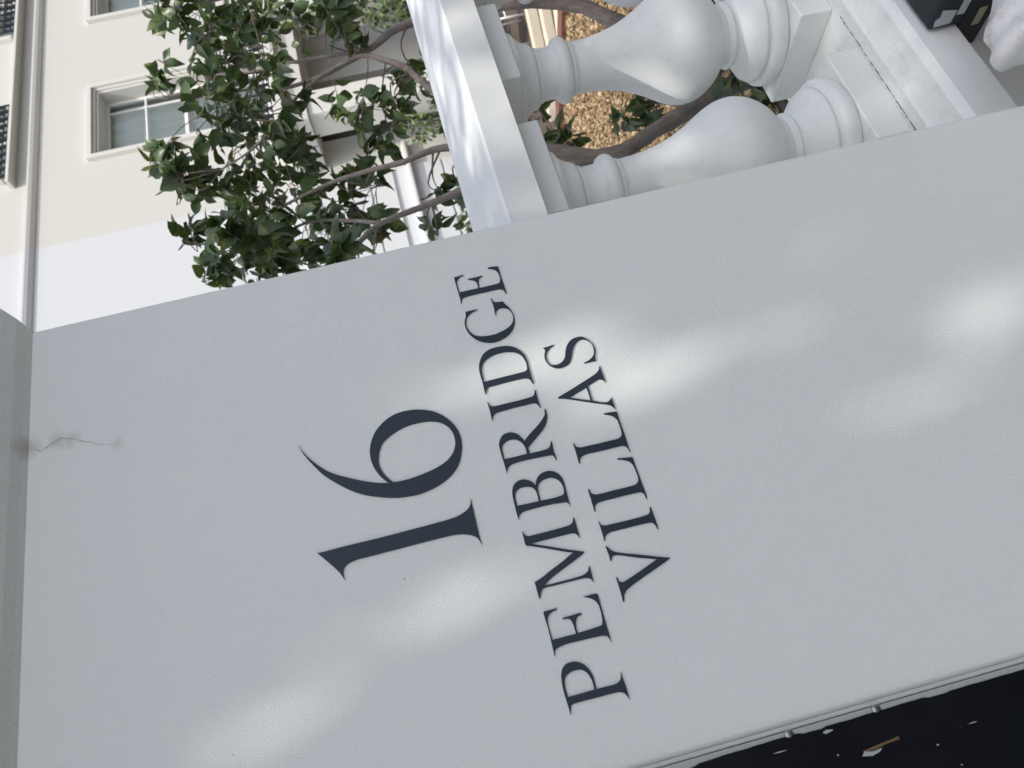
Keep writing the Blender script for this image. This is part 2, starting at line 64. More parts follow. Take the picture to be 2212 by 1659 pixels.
  'I2': [[[1824,14487],[1818,14486],[1812,14485],[1806,14484],[1799,14483],[1792,14481],[1787,14478],[1781,14470],[1776,14460],[1773,14449],[1770,14432],[1769,14415],[1768,14397],[1767,14362],[1766,14326],[1765,14291],[1764,14251],[1763,14212],[1763,14172],[1763,14140],[1763,14108],[1764,14075],[1765,14059],[1765,14042],[1768,14026],[1772,14018],[1778,14010],[1785,14004],[1793,13999],[1803,13995],[1813,13992],[1818,13990],[1824,13989],[1830,13988],[1830,13983],[1830,13979],[1828,13977],[1817,13976],[1803,13976],[1790,13977],[1774,13976],[1757,13976],[1741,13975],[1721,13975],[1702,13974],[1683,13974],[1660,13975],[1637,13976],[1614,13977],[1612,13980],[1611,13982],[1612,13984],[1616,13986],[1623,13986],[1629,13987],[1641,13989],[1653,13992],[1664,13996],[1672,14000],[1679,14006],[1684,14013],[1688,14023],[1690,14035],[1692,14046],[1694,14075],[1695,14105],[1695,14135],[1696,14174],[1696,14214],[1697,14253],[1697,14289],[1698,14324],[1698,14360],[1698,14378],[1699,14396],[1697,14414],[1694,14428],[1690,14443],[1685,14456],[1680,14463],[1675,14469],[1668,14473],[1657,14479],[1645,14483],[1633,14487],[1633,14490],[1634,14493],[1635,14494],[1649,14493],[1664,14492],[1679,14491],[1705,14490],[1731,14490],[1757,14490],[1778,14491],[1799,14491],[1820,14491],[1822,14491],[1823,14489]]],
  'L': [[[2149,14496],[2150,14491],[2150,14487],[2148,14485],[2137,14482],[2125,14482],[2114,14480],[2106,14476],[2098,14471],[2093,14464],[2086,14452],[2082,14438],[2079,14425],[2077,14400],[2076,14374],[2076,14349],[2076,14313],[2076,14276],[2076,14240],[2075,14203],[2074,14167],[2074,14130],[2074,14104],[2074,14078],[2076,14053],[2080,14041],[2085,14030],[2093,14020],[2100,14013],[2108,14008],[2117,14004],[2125,14001],[2133,13999],[2142,13998],[2158,13997],[2174,13998],[2191,13998],[2210,13999],[2230,13999],[2250,14001],[2264,14003],[2277,14005],[2290,14010],[2303,14017],[2314,14027],[2324,14038],[2334,14053],[2342,14069],[2350,14085],[2356,14100],[2361,14115],[2365,14130],[2368,14132],[2371,14133],[2373,14132],[2375,14130],[2376,14125],[2376,14121],[2372,14100],[2368,14079],[2364,14058],[2360,14034],[2356,14010],[2353,13986],[2346,13986],[2340,13985],[2333,13984],[2306,13984],[2278,13984],[2251,13984],[2220,13983],[2188,13982],[2157,13982],[2125,13981],[2092,13981],[2060,13981],[2035,13980],[2010,13979],[1985,13979],[1964,13979],[1942,13980],[1921,13981],[1920,13985],[1919,13988],[1920,13990],[1927,13992],[1936,13992],[1944,13993],[1954,13994],[1964,13996],[1974,13999],[1982,14005],[1988,14012],[1993,14020],[1996,14032],[1997,14044],[1998,14057],[1999,14089],[2000,14122],[2001,14154],[2001,14200],[2001,14245],[2001,14291],[2002,14333],[2002,14374],[2001,14416],[2000,14430],[1997,14444],[1992,14457],[1987,14464],[1980,14471],[1972,14476],[1958,14482],[1942,14486],[1926,14489],[1925,14493],[1925,14497],[1927,14498],[1939,14499],[1953,14498],[1967,14497],[1991,14497],[2015,14497],[2039,14497],[2058,14496],[2077,14496],[2096,14496],[2113,14496],[2131,14496]]],
  'L2': [[[2643,14501],[2643,14498],[2642,14495],[2641,14493],[2629,14491],[2617,14489],[2606,14485],[2598,14480],[2593,14473],[2588,14465],[2583,14454],[2580,14441],[2578,14429],[2577,14407],[2577,14384],[2576,14362],[2575,14325],[2573,14288],[2572,14251],[2572,14213],[2572,14175],[2572,14138],[2571,14115],[2570,14093],[2571,14070],[2573,14057],[2577,14044],[2582,14033],[2588,14025],[2596,14018],[2604,14013],[2613,14009],[2623,14007],[2633,14006],[2646,14004],[2659,14003],[2672,14003],[2688,14002],[2704,14003],[2720,14003],[2737,14003],[2753,14004],[2769,14006],[2783,14012],[2797,14020],[2808,14029],[2820,14041],[2830,14056],[2838,14070],[2846,14085],[2853,14100],[2860,14116],[2868,14115],[2866,14091],[2865,14068],[2862,14044],[2860,14025],[2858,14006],[2855,13987],[2845,13986],[2835,13985],[2826,13985],[2798,13985],[2770,13986],[2743,13986],[2720,13986],[2697,13986],[2674,13986],[2656,13985],[2637,13985],[2618,13984],[2597,13984],[2575,13985],[2554,13985],[2528,13986],[2502,13987],[2477,13988],[2456,13988],[2434,13987],[2414,13986],[2412,13989],[2412,13991],[2412,13992],[2420,13994],[2428,13994],[2437,13995],[2448,13998],[2460,14002],[2470,14007],[2477,14014],[2483,14023],[2488,14032],[2491,14047],[2492,14063],[2492,14078],[2493,14116],[2493,14153],[2493,14191],[2493,14228],[2494,14265],[2495,14302],[2496,14330],[2498,14358],[2498,14386],[2497,14405],[2494,14425],[2490,14444],[2486,14455],[2480,14466],[2471,14474],[2457,14482],[2441,14488],[2423,14493],[2422,14497],[2422,14500],[2424,14501],[2439,14503],[2456,14502],[2473,14502],[2498,14501],[2524,14500],[2549,14499],[2580,14499],[2612,14500]]],
  'A': [[[3155,14509],[3159,14503],[3162,14498],[3165,14492],[3177,14454],[3189,14416],[3201,14378],[3218,14330],[3235,14282],[3252,14234],[3269,14185],[3287,14136],[3306,14087],[3311,14074],[3317,14061],[3325,14049],[3333,14037],[3342,14026],[3353,14017],[3365,14010],[3378,14005],[3392,14000],[3388,13998],[3384,13996],[3380,13995],[3355,13995],[3331,13995],[3306,13995],[3286,13995],[3267,13994],[3247,13994],[3231,13994],[3214,13995],[3197,13995],[3204,13998],[3211,14000],[3217,14003],[3223,14007],[3229,14012],[3234,14018],[3239,14027],[3244,14037],[3245,14047],[3241,14068],[3233,14090],[3225,14112],[3218,14134],[3210,14157],[3203,14180],[3177,14180],[3151,14180],[3126,14181],[3095,14181],[3064,14182],[3034,14183],[3021,14161],[3009,14139],[2998,14117],[2991,14102],[2986,14086],[2982,14070],[2980,14058],[2980,14044],[2982,14032],[2986,14022],[2992,14012],[2999,14004],[3005,13999],[3011,13995],[3019,13991],[3011,13990],[3003,13989],[2995,13989],[2976,13988],[2957,13988],[2938,13988],[2919,13988],[2900,13988],[2881,13989],[2888,13992],[2895,13995],[2903,13999],[2912,14004],[2922,14009],[2930,14016],[2940,14029],[2949,14044],[2956,14059],[2970,14089],[2982,14119],[2995,14150],[3016,14197],[3038,14244],[3060,14291],[3079,14332],[3099,14373],[3117,14415],[3128,14444],[3137,14474],[3148,14503],[3149,14505],[3152,14507]],[[3126,14397],[3136,14365],[3147,14333],[3157,14301],[3168,14267],[3180,14233],[3192,14200],[3166,14198],[3141,14197],[3116,14197],[3090,14197],[3064,14198],[3038,14199],[3051,14228],[3063,14257],[3076,14286],[3093,14323],[3110,14360]]],
  'S': [[[3752,14502],[3753,14485],[3753,14468],[3754,14451],[3755,14430],[3758,14408],[3760,14386],[3757,14385],[3754,14384],[3752,14385],[3746,14397],[3741,14410],[3735,14423],[3726,14438],[3716,14452],[3704,14465],[3693,14475],[3680,14485],[3666,14492],[3653,14497],[3639,14500],[3624,14502],[3609,14502],[3593,14502],[3579,14500],[3566,14496],[3554,14490],[3544,14483],[3537,14475],[3532,14465],[3529,14454],[3526,14440],[3524,14425],[3524,14410],[3526,14395],[3529,14381],[3535,14367],[3542,14354],[3551,14341],[3562,14330],[3573,14321],[3586,14313],[3600,14306],[3618,14299],[3637,14293],[3655,14287],[3673,14278],[3691,14269],[3708,14258],[3723,14246],[3738,14233],[3750,14219],[3761,14204],[3769,14188],[3775,14172],[3780,14153],[3781,14135],[3781,14116],[3780,14101],[3777,14086],[3771,14073],[3760,14057],[3747,14043],[3732,14031],[3716,14019],[3699,14008],[3681,13999],[3663,13992],[3643,13987],[3624,13983],[3606,13982],[3589,13983],[3571,13986],[3558,13990],[3544,13996],[3531,14002],[3519,14007],[3508,14011],[3497,14014],[3483,14016],[3470,14015],[3457,14014],[3458,14034],[3460,14053],[3460,14073],[3461,14093],[3461,14114],[3461,14134],[3465,14136],[3469,14138],[3471,14137],[3474,14126],[3476,14113],[3479,14100],[3485,14084],[3492,14069],[3500,14054],[3508,14043],[3518,14032],[3529,14022],[3541,14015],[3555,14008],[3569,14003],[3585,13999],[3602,13996],[3619,13995],[3638,13995],[3657,13997],[3674,14001],[3688,14007],[3700,14015],[3711,14024],[3721,14033],[3729,14044],[3736,14056],[3740,14071],[3742,14086],[3742,14101],[3738,14117],[3731,14133],[3723,14147],[3710,14162],[3696,14176],[3681,14189],[3666,14199],[3651,14208],[3635,14216],[3615,14225],[3595,14234],[3575,14243],[3559,14251],[3544,14258],[3529,14267],[3517,14276],[3506,14287],[3497,14299],[3490,14313],[3484,14328],[3480,14343],[3476,14359],[3474,14375],[3474,14391],[3477,14405],[3481,14420],[3487,14433],[3497,14448],[3508,14463],[3520,14476],[3533,14487],[3546,14497],[3561,14504],[3578,14510],[3595,14514],[3613,14517],[3630,14517],[3647,14515],[3664,14511],[3680,14505],[3696,14497],[3712,14491],[3719,14489],[3727,14489],[3734,14490],[3741,14493],[3747,14497]]],
}
BLOBS = [
  (2.273,0.856,2.086,0.086,9),
  (2.450,0.954,2.185,0.050,4),
  (2.536,1.321,2.232,0.115,9),
  (2.414,1.178,2.288,0.045,4),
  (2.090,0.861,2.000,0.114,12),
  (2.039,1.082,2.049,0.131,13),
  (2.489,1.111,1.933,0.152,16),
  (1.941,0.904,1.854,0.091,6),
  (2.731,1.277,1.818,0.148,13),
  (2.088,0.874,1.641,0.093,9),
  (2.440,1.054,1.626,0.097,6),
  (1.981,1.136,2.279,0.057,7),
  (1.841,1.080,2.206,0.047,5),
  (1.916,1.181,2.179,0.091,9),
  (2.048,1.280,2.078,0.140,13),
  (1.966,1.422,2.091,0.136,12),
  (1.801,0.985,1.880,0.091,8),
  (1.910,1.222,1.874,0.127,11),
  (1.719,1.253,1.849,0.141,16),
  (1.473,0.990,1.918,0.100,12),
  (1.288,0.801,1.974,0.081,12),
  (1.751,1.433,2.230,0.079,8),
  (1.399,0.994,1.963,0.077,9),
  (1.531,1.004,2.177,0.032,4),
  (2.299,1.380,1.679,0.076,5),
  (1.749,1.180,1.685,0.090,8),
  (1.841,1.000,1.527,0.070,6),
  (1.947,1.000,1.467,0.048,3),
  (1.831,1.106,1.606,0.064,4),
  (1.471,1.000,1.461,0.033,3),
  (1.628,1.303,1.765,0.091,7),
  (1.199,0.820,1.751,0.044,5),
  (1.569,1.260,1.928,0.064,6),
  (1.442,1.043,1.659,0.044,3),
  (1.484,1.000,1.406,0.022,2),
  (1.363,1.000,1.505,0.021,2),
  (1.601,1.000,1.047,0.053,5),
  (1.523,1.000,1.131,0.044,4),
  (1.701,1.000,1.098,0.035,2),
  (1.627,1.000,0.778,0.054,5),
  (1.560,1.000,0.911,0.045,2),
  (1.717,1.000,0.632,0.047,3),
]
SUN_GAPS = [(0.351,1.624,0.348,1.526,0.016), (0.348,1.526,0.372,1.463,0.020), (0.372,1.463,0.390,1.350,0.009), (0.270,1.459,0.311,1.379,0.017), (0.311,1.379,0.325,1.311,0.011), (0.325,1.311,0.335,1.237,0.011), (0.335,1.237,0.319,1.160,0.009), (0.208,1.164,0.221,1.122,0.020), (0.221,1.122,0.231,1.014,0.011), (0.304,1.058,0.310,1.008,0.020), (0.310,1.008,0.318,0.929,0.015), (0.291,1.024,0.284,0.949,0.011), (0.410,1.138,0.416,1.070,0.016), (0.136,1.717,0.151,1.574,0.011), (0.151,1.574,0.154,1.414,0.010), (0.070,1.831,0.083,1.724,0.012), ]


# ------------------------------------------------------------------ materials
def newmat(name):
    M = bpy.data.materials.new(name); M.use_nodes = True
    return M, M.node_tree, M.node_tree.nodes['Principled BSDF']

def plain(name, col, rough=0.6, spec=0.4, metal=0.0):
    M, t, b = newmat(name)
    b.inputs['Base Color'].default_value = (*col, 1); b.inputs['Roughness'].default_value = rough
    b.inputs['Specular IOR Level'].default_value = spec; b.inputs['Metallic'].default_value = metal
    return M

def noise(t, scale, detail=4, rough=0.6, coord=None, dims='3D', vec=None):
    n = t.nodes.new('ShaderNodeTexNoise'); n.inputs['Scale'].default_value = scale
    n.inputs['Detail'].default_value = detail; n.inputs['Roughness'].default_value = rough
    if vec is not None: t.links.new(vec, n.inputs['Vector'])
    return n

def ramp(t, src, stops):
    r = t.nodes.new('ShaderNodeValToRGB')
    while len(r.color_ramp.elements) < len(stops): r.color_ramp.elements.new(0.5)
    for e, (p, c) in zip(r.color_ramp.elements, stops):
        e.position = p; e.color = (*c, 1) if len(c) == 3 else c
    t.links.new(src, r.inputs[0]); return r

def mixc(t, fac, a, b):
    n = t.nodes.new('ShaderNodeMix'); n.data_type = 'RGBA'
    for s, v in ((0, fac), (6, a), (7, b)):
        if isinstance(v, (int, float)): n.inputs[s].default_value = v
        elif isinstance(v, tuple): n.inputs[s].default_value = (*v, 1)
        else: t.links.new(v, n.inputs[s])
    return n.outputs[2]

def math_(t, op, a, b=None, clamp=False):
    n = t.nodes.new('ShaderNodeMath'); n.operation = op; n.use_clamp = clamp
    for i, v in enumerate((a, b)):
        if v is None: continue
        if isinstance(v, (int, float)): n.inputs[i].default_value = v
        else: t.links.new(v, n.inputs[i])
    return n.outputs[0]

def geo_pos(t):
    return t.nodes.new('ShaderNodeNewGeometry').outputs['Position']

def stucco(name, col, dirt=0.06, bump=0.25, scale=420, rough=0.55, dirtcol=(0.45, 0.43, 0.38), grime=0.0, patch=0.62):
    """painted render: roller stipple, faint unevenness, a little grime"""
    M, t, b = newmat(name)
    p = geo_pos(t)
    big = noise(t, 2.3, 5, 0.6, vec=p); mid = noise(t, 38, 6, 0.75, vec=p)
    f1 = ramp(t, big.outputs[0], [(0.35, (0, 0, 0)), (0.75, (1, 1, 1))])
    c = mixc(t, math_(t, 'MULTIPLY', f1.outputs[0], dirt), col, dirtcol)
    f2 = ramp(t, mid.outputs[0], [(patch, (0, 0, 0)), (patch + 0.18, (1, 1, 1))])
    c = mixc(t, math_(t, 'MULTIPLY', f2.outputs[0], dirt * 1.5 + grime), c, dirtcol)
    t.links.new(c, b.inputs['Base Color'])
    b.inputs['Roughness'].default_value = rough; b.inputs['Specular IOR Level'].default_value = 0.35
    st = noise(t, scale, 3, 0.55, vec=p); un = noise(t, 22, 3, 0.5, vec=p)
    bm1 = t.nodes.new('ShaderNodeBump'); bm1.inputs['Strength'].default_value = bump; bm1.inputs['Distance'].default_value = 0.0012
    bm2 = t.nodes.new('ShaderNodeBump'); bm2.inputs['Strength'].default_value = 0.12; bm2.inputs['Distance'].default_value = 0.004
    t.links.new(un.outputs[0], bm2.inputs['Height'])
    t.links.new(st.outputs[0], bm1.inputs['Height']); t.links.new(bm2.outputs[0], bm1.inputs['Normal'])
    t.links.new(bm1.outputs[0], b.inputs['Normal'])
    return M

MAT = {}
MAT['pier'] = None   # made below with its stain
MAT['white'] = stucco('painted_stucco_white', (0.775, 0.79, 0.765), 0.10, 0.2, 500)
MAT['weathered'] = stucco('weathered_stucco_white', (0.80, 0.815, 0.775), 0.10, 0.4, 260, grime=0.05, patch=0.50, dirtcol=(0.36, 0.355, 0.30))
MAT['baluster'] = stucco('baluster_paint', (0.775, 0.79, 0.765), 0.10, 0.2, 260, rough=0.52, grime=0.03, patch=0.50, dirtcol=(0.45, 0.455, 0.42))
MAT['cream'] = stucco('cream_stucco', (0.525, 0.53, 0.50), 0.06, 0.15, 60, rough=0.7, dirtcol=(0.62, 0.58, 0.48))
MAT['bright'] = stucco('left_facade_stucco', (0.545, 0.575, 0.595), 0.04, 0.15, 60, rough=0.7, dirtcol=(0.65, 0.65, 0.64))
MAT['trim'] = stucco('cream_trim_paint', (0.565, 0.57, 0.535), 0.03, 0.05, 80, rough=0.6)
MAT['frame'] = plain('white_gloss_frame', (0.78, 0.78, 0.76), 0.35)
MAT['letter'] = plain('slate_blue_letter_paint', (0.021, 0.033, 0.050), 0.45, 0.4)
MAT['iron'] = plain('black_iron_paint', (0.012, 0.014, 0.018), 0.4)
MAT['dark'] = plain('dark_interior', (0.05, 0.05, 0.048), 0.9)
MAT['curtain'] = plain('grey_curtain', (0.80, 0.82, 0.78), 0.9)
MAT['door'] = plain('dark_door_paint', (0.03, 0.028, 0.025), 0.35)
MAT['plastic'] = plain('black_plastic', (0.013, 0.016, 0.022), 0.42)
MAT['panel'] = stucco('grey_worn_panel', (0.42, 0.44, 0.45), 0.3, 0.1, 200)
MAT['yellow'] = stucco('faded_yellow_sticker', (0.42, 0.38, 0.22), 0.5, 0.0, 200)
MAT['bare'] = stucco('bare_primer', (0.40, 0.41, 0.40), 0.3, 0.2, 200)
MAT['wood'] = plain('bare_brown_wood', (0.15, 0.095, 0.045), 0.7)

def pier_mat():
    """stucco() plus a hairline stain with its own shape near the top of the pier"""
    M = stucco('pier_stucco_paint', (0.775, 0.80, 0.765), 0.10, 0.55, 620, rough=0.5, dirtcol=(0.55, 0.565, 0.56))
    t = M.node_tree; b = t.nodes['Principled BSDF']
    old = b.inputs['Base Color'].links[0].from_socket
    p = geo_pos(t)
    wob = noise(t, 70, 4, 0.7, vec=p)
    vadd = t.nodes.new('ShaderNodeVectorMath'); vadd.operation = 'MULTIPLY_ADD'
    t.links.new(wob.outputs['Color'], vadd.inputs[0]); vadd.inputs[1].default_value = (0.016, 0.016, 0.016)
    t.links.new(p, vadd.inputs[2])
    mask = None
    for (x, y, z, r, s) in ((0.403, 0, 1.984, 0.017, 0.6), (0.404, 0, 1.953, 0.013, 0.42), (0.401, 0, 1.940, 0.013, 0.36),
                            (0.384, 0, 1.893, 0.010, 0.28), (0.434, -0.02, 2.012, 0.010, 0.3)):
        d = t.nodes.new('ShaderNodeVectorMath'); d.operation = 'DISTANCE'
        t.links.new(vadd.outputs[0], d.inputs[0]); d.inputs[1].default_value = (x + .008, y + .008, z + .008)
        q = math_(t, 'MULTIPLY', math_(t, 'SUBTRACT', 1.0, math_(t, 'DIVIDE', d.outputs['Value'], r), True), s)
        mask = q if mask is None else math_(t, 'MAXIMUM', mask, q)
    c = mixc(t, mask, old, (0.30, 0.26, 0.22))
    # small specks
    sp = t.nodes.new('ShaderNodeTexVoronoi'); sp.inputs['Scale'].default_value = 16
    t.links.new(p, sp.inputs['Vector'])
    f = math_(t, 'LESS_THAN', sp.outputs['Distance'], 0.018)
    c = mixc(t, math_(t, 'MULTIPLY', f, 0.5), c, (0.25, 0.25, 0.25))
    t.links.new(c, b.inputs['Base Color'])
    return M
MAT['pier'] = pier_mat()

def gate_mat():
    M, t, b = newmat('black_gloss_gate_paint')
    p = geo_pos(t)
    n = noise(t, 9, 4, 0.6, vec=p)
    c = ramp(t, n.outputs[0], [(0.3, (0.002, 0.003, 0.005)), (0.75, (0.006, 0.008, 0.013))])
    v = t.nodes.new('ShaderNodeTexVoronoi'); v.inputs['Scale'].default_value = 60; t.links.new(p, v.inputs['Vector'])
    f = math_(t, 'LESS_THAN', v.outputs['Distance'], 0.05)
    c2 = mixc(t, math_(t, 'MULTIPLY', f, 0.8), c.outputs[0], (0.35, 0.35, 0.34))
    t.links.new(c2, b.inputs['Base Color']); b.inputs['Roughness'].default_value = 0.42; b.inputs['Specular IOR Level'].default_value = 0.2
    bp = t.nodes.new('ShaderNodeBump'); bp.inputs['Strength'].default_value = 0.2; bp.inputs['Distance'].default_value = 0.002
    t.links.new(n.outputs[0], bp.inputs['Height']); t.links.new(bp.outputs[0], b.inputs['Normal'])
    return M
MAT['gate'] = gate_mat()

def leaf_mat(name, base, yellow, gloss=0.38):
    M, t, b = newmat(name)
    oi = t.nodes.new('ShaderNodeObjectInfo')
    n = noise(t, 11, 2, 0.5, vec=geo_pos(t))
    h = math_(t, 'FRACT', math_(t, 'ADD', oi.outputs['Random'], math_(t, 'MULTIPLY', n.outputs[0], 3.0)))
    c = ramp(t, h, [(0.0, tuple(x * 0.6 for x in base)), (0.5, base), (0.86, tuple(x * 1.5 for x in base)), (1.0, yellow)])
    t.links.new(c.outputs[0], b.inputs['Base Color'])
    b.inputs['Roughness'].default_value = gloss; b.inputs['Specular IOR Level'].default_value = 0.5
    tr = t.nodes.new('ShaderNodeBsdfTranslucent'); mx = t.nodes.new('ShaderNodeMixShader'); mx.inputs[0].default_value = 0.16
    c3 = mixc(t, 0.5, c.outputs[0], (0.16, 0.26, 0.03)); t.links.new(c3, tr.inputs[0])
    t.links.new(b.outputs[0], mx.inputs[1]); t.links.new(tr.outputs[0], mx.inputs[2])
    t.links.new(mx.outputs[0], t.nodes['Material Output'].inputs[0])
    return M
MAT['leaf'] = leaf_mat('glossy_evergreen_leaf', (0.052, 0.088, 0.030), (0.19, 0.20, 0.04))
MAT['far_leaf'] = leaf_mat('pale_climber_leaf', (0.075, 0.125, 0.04), (0.2, 0.24, 0.07), 0.6)
MAT['street_leaf'] = leaf_mat('street_tree_leaf', (0.06, 0.11, 0.03), (0.12, 0.17, 0.04), 0.55)
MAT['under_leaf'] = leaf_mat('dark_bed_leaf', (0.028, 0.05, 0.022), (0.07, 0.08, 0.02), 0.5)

def bark_mat(name, a, bcol, scale=40):
    M, t, b = newmat(name)
    p = geo_pos(t); mp = t.nodes.new('ShaderNodeMapping'); mp.inputs['Scale'].default_value = (1, 1, 0.35); t.links.new(p, mp.inputs[0])
    n = noise(t, scale, 6, 0.7, vec=mp.outputs[0])
    c = ramp(t, n.outputs[0], [(0.3, a), (0.7, bcol)]); t.links.new(c.outputs[0], b.inputs['Base Color'])
    b.inputs['Roughness'].default_value = 0.85
    bp = t.nodes.new('ShaderNodeBump'); bp.inputs['Strength'].default_value = 0.6; bp.inputs['Distance'].default_value = 0.006
    t.links.new(n.outputs[0], bp.inputs['Height']); t.links.new(bp.outputs[0], b.inputs['Normal'])
    return M
MAT['bark'] = bark_mat('grey_brown_bark', (0.13, 0.108, 0.095), (0.30, 0.26, 0.23))
MAT['twig'] = bark_mat('twig_bark', (0.10, 0.08, 0.06), (0.22, 0.18, 0.14), 90)

def gravel_mat(name):
    M, t, b = newmat(name)
    p = geo_pos(t)
    v = t.nodes.new('ShaderNodeTexVoronoi'); v.inputs['Scale'].default_value = 55; t.links.new(p, v.inputs['Vector'])
    sx = t.nodes.new('ShaderNodeSeparateColor'); t.links.new(v.outputs['Color'], sx.inputs[0])
    c = ramp(t, sx.outputs[0], [(0.0, (0.08, 0.052, 0.026)), (0.3, (0.16, 0.104, 0.048)), (0.6, (0.25, 0.17, 0.082)), (0.85, (0.33, 0.245, 0.135)), (1.0, (0.46, 0.38, 0.27))])
    t.links.new(c.outputs[0], b.inputs['Base Color']); b.inputs['Roughness'].default_value = 0.75
    bp = t.nodes.new('ShaderNodeBump'); bp.inputs['Strength'].default_value = 0.7; bp.inputs['Distance'].default_value = 0.01; bp.invert = True
    t.links.new(v.outputs['Distance'], bp.inputs['Height']); t.links.new(bp.outputs[0], b.inputs['Normal'])
    return M
MAT['gravel'] = gravel_mat('golden_gravel')

def soil_mat(name, a, bc, scale):
    M, t, b = newmat(name)
    n = noise(t, scale, 7, 0.7, vec=geo_pos(t))
    c = ramp(t, n.outputs[0], [(0.3, a), (0.7, bc)]); t.links.new(c.outputs[0], b.inputs['Base Color']); b.inputs['Roughness'].default_value = 0.9
    bp = t.nodes.new('ShaderNodeBump'); bp.inputs['Strength'].default_value = 0.6; bp.inputs['Distance'].default_value = 0.02
    t.links.new(n.outputs[0], bp.inputs['Height']); t.links.new(bp.outputs[0], b.inputs['Normal'])
    return M
MAT['soil'] = soil_mat('garden_soil', (0.035, 0.026, 0.02), (0.10, 0.075, 0.055), 25)
MAT['paving'] = soil_mat('pavement_concrete', (0.055, 0.054, 0.052), (0.085, 0.083, 0.08), 12)
MAT['asphalt'] = soil_mat('asphalt', (0.04, 0.04, 0.042), (0.07, 0.07, 0.07), 30)
MAT['cream_board'] = stucco('cream_board_paint', (0.56, 0.51, 0.40), 0.3, 0.2, 60, dirtcol=(0.25, 0.2, 0.14))
MAT['brick'] = soil_mat('red_brown_edging', (0.10, 0.045, 0.03), (0.20, 0.09, 0.06), 30)
MAT['sack'] = stucco('scuffed_white_plastic', (0.70, 0.69, 0.66), 0.2, 0.1, 60, rough=0.32, grime=0.45, patch=0.52, dirtcol=(0.27, 0.20, 0.15))

def glass_mat():
    M, t, b = newmat('window_glass')
    out = t.nodes['Material Output']
    tr = t.nodes.new('ShaderNodeBsdfTransparent'); tr.inputs[0].default_value = (0.92, 0.96, 0.945, 1)
    gl = t.nodes.new('ShaderNodeBsdfGlossy'); gl.inputs['Roughness'].default_value = 0.02
    fr = t.nodes.new('ShaderNodeFresnel'); fr.inputs[0].default_value = 1.5
    n = noise(t, 1.7, 2, 0.5, vec=geo_pos(t)); bp = t.nodes.new('ShaderNodeBump'); bp.inputs['Strength'].default_value = 0.03
    t.links.new(n.outputs[0], bp.inputs['Height']); t.links.new(bp.outputs[0], gl.inputs['Normal'])
    mx = t.nodes.new('ShaderNodeMixShader'); t.links.new(fr.outputs[0], mx.inputs[0])
    t.links.new(tr.outputs[0], mx.inputs[1]); t.links.new(gl.outputs[0], mx.inputs[2]); t.links.new(mx.outputs[0], out.inputs[0])
    return M
MAT['glass'] = glass_mat()

# ------------------------------------------------------------------ helpers
def link(name, me, mat, parent=None):
    o = bpy.data.objects.new(name, me); COL.objects.link(o)
    if mat is not None and not me.materials: me.materials.append(mat)
    if parent is not None: o.parent = parent
    return o

def tag(o, label=None, cat=None, group=None, kind=None):
    if label: o['label'] = label
    if cat: o['category'] = cat
    if group: o['group'] = group
    if kind: o['kind'] = kind
    return o

def empty(name, loc=(0, 0, 0)):
    o = bpy.data.objects.new(name, None); o.empty_display_size = 0.1; COL.objects.link(o); o.location = loc
    bpy.context.view_layer.update()
    return o

def reparent_keep(o, parent):
    o.parent = parent; o.matrix_parent_inverse = parent.matrix_world.inverted(); return o

def from_bm(name, bm, mat, parent=None, smooth=False):
    me = bpy.data.meshes.new(name); bm.to_mesh(me); bm.free()
    if smooth:
        for p in me.polygons: p.use_smooth = True
    o = link(name, me, mat)
    if parent is not None: reparent_keep(o, parent)
    return o

def bm_box(bm, x0, x1, y0, y1, z0, z1, bev=0.0, seg=2):
    r = bmesh.ops.create_cube(bm, size=1)
    vs = r['verts']
    for v in vs:
        v.co = Vector((x0 + (v.co.x + .5) * (x1 - x0), y0 + (v.co.y + .5) * (y1 - y0), z0 + (v.co.z + .5) * (z1 - z0)))
    if bev > 0:
        es = list({e for v in vs for e in v.link_edges})
        bmesh.ops.bevel(bm, geom=es, offset=bev, segments=seg, affect='EDGES', profile=0.5)
    return bm

def box(name, x0, x1, y0, y1, z0, z1, mat, parent=None, bev=0.0):
    return from_bm(name, bm_box(bmesh.new(), x0, x1, y0, y1, z0, z1, bev), mat, parent)

def prism_x(name, prof, x0, x1, mat, parent=None, nseg=1, bev=0.0):
    """profile [(y,z)] swept along X"""
    bm = bmesh.new(); rings = []
    for i in range(nseg + 1):
        x = x0 + (x1 - x0) * i / nseg
        rings.append([bm.verts.new((x, y, z)) for y, z in prof])
    n = len(prof)
    for a, b in zip(rings, rings[1:]):
        for k in range(n): bm.faces.new((a[k], a[(k + 1) % n], b[(k + 1) % n], b[k]))
    bm.faces.new(rings[0][::-1]); bm.faces.new(rings[-1])
    bmesh.ops.recalc_face_normals(bm, faces=bm.faces)
    return from_bm(name, bm, mat, parent)

def lathe(name, prof, cx, cy, mat, parent=None, n=48):
    bm = bmesh.new(); rings = []
    for r, z in prof:
        rings.append([bm.verts.new((cx + r * math.cos(2 * math.pi * k / n), cy + r * math.sin(2 * math.pi * k / n), z)) for k in range(n)])
    for a, b in zip(rings, rings[1:]):
        for k in range(n): bm.faces.new((a[k], a[(k + 1) % n], b[(k + 1) % n], b[k]))
    bm.faces.new(rings[0]); bm.faces.new(rings[-1][::-1])
    bmesh.ops.recalc_face_normals(bm, faces=bm.faces)
    o = from_bm(name, bm, mat, parent, smooth=True)
    return o

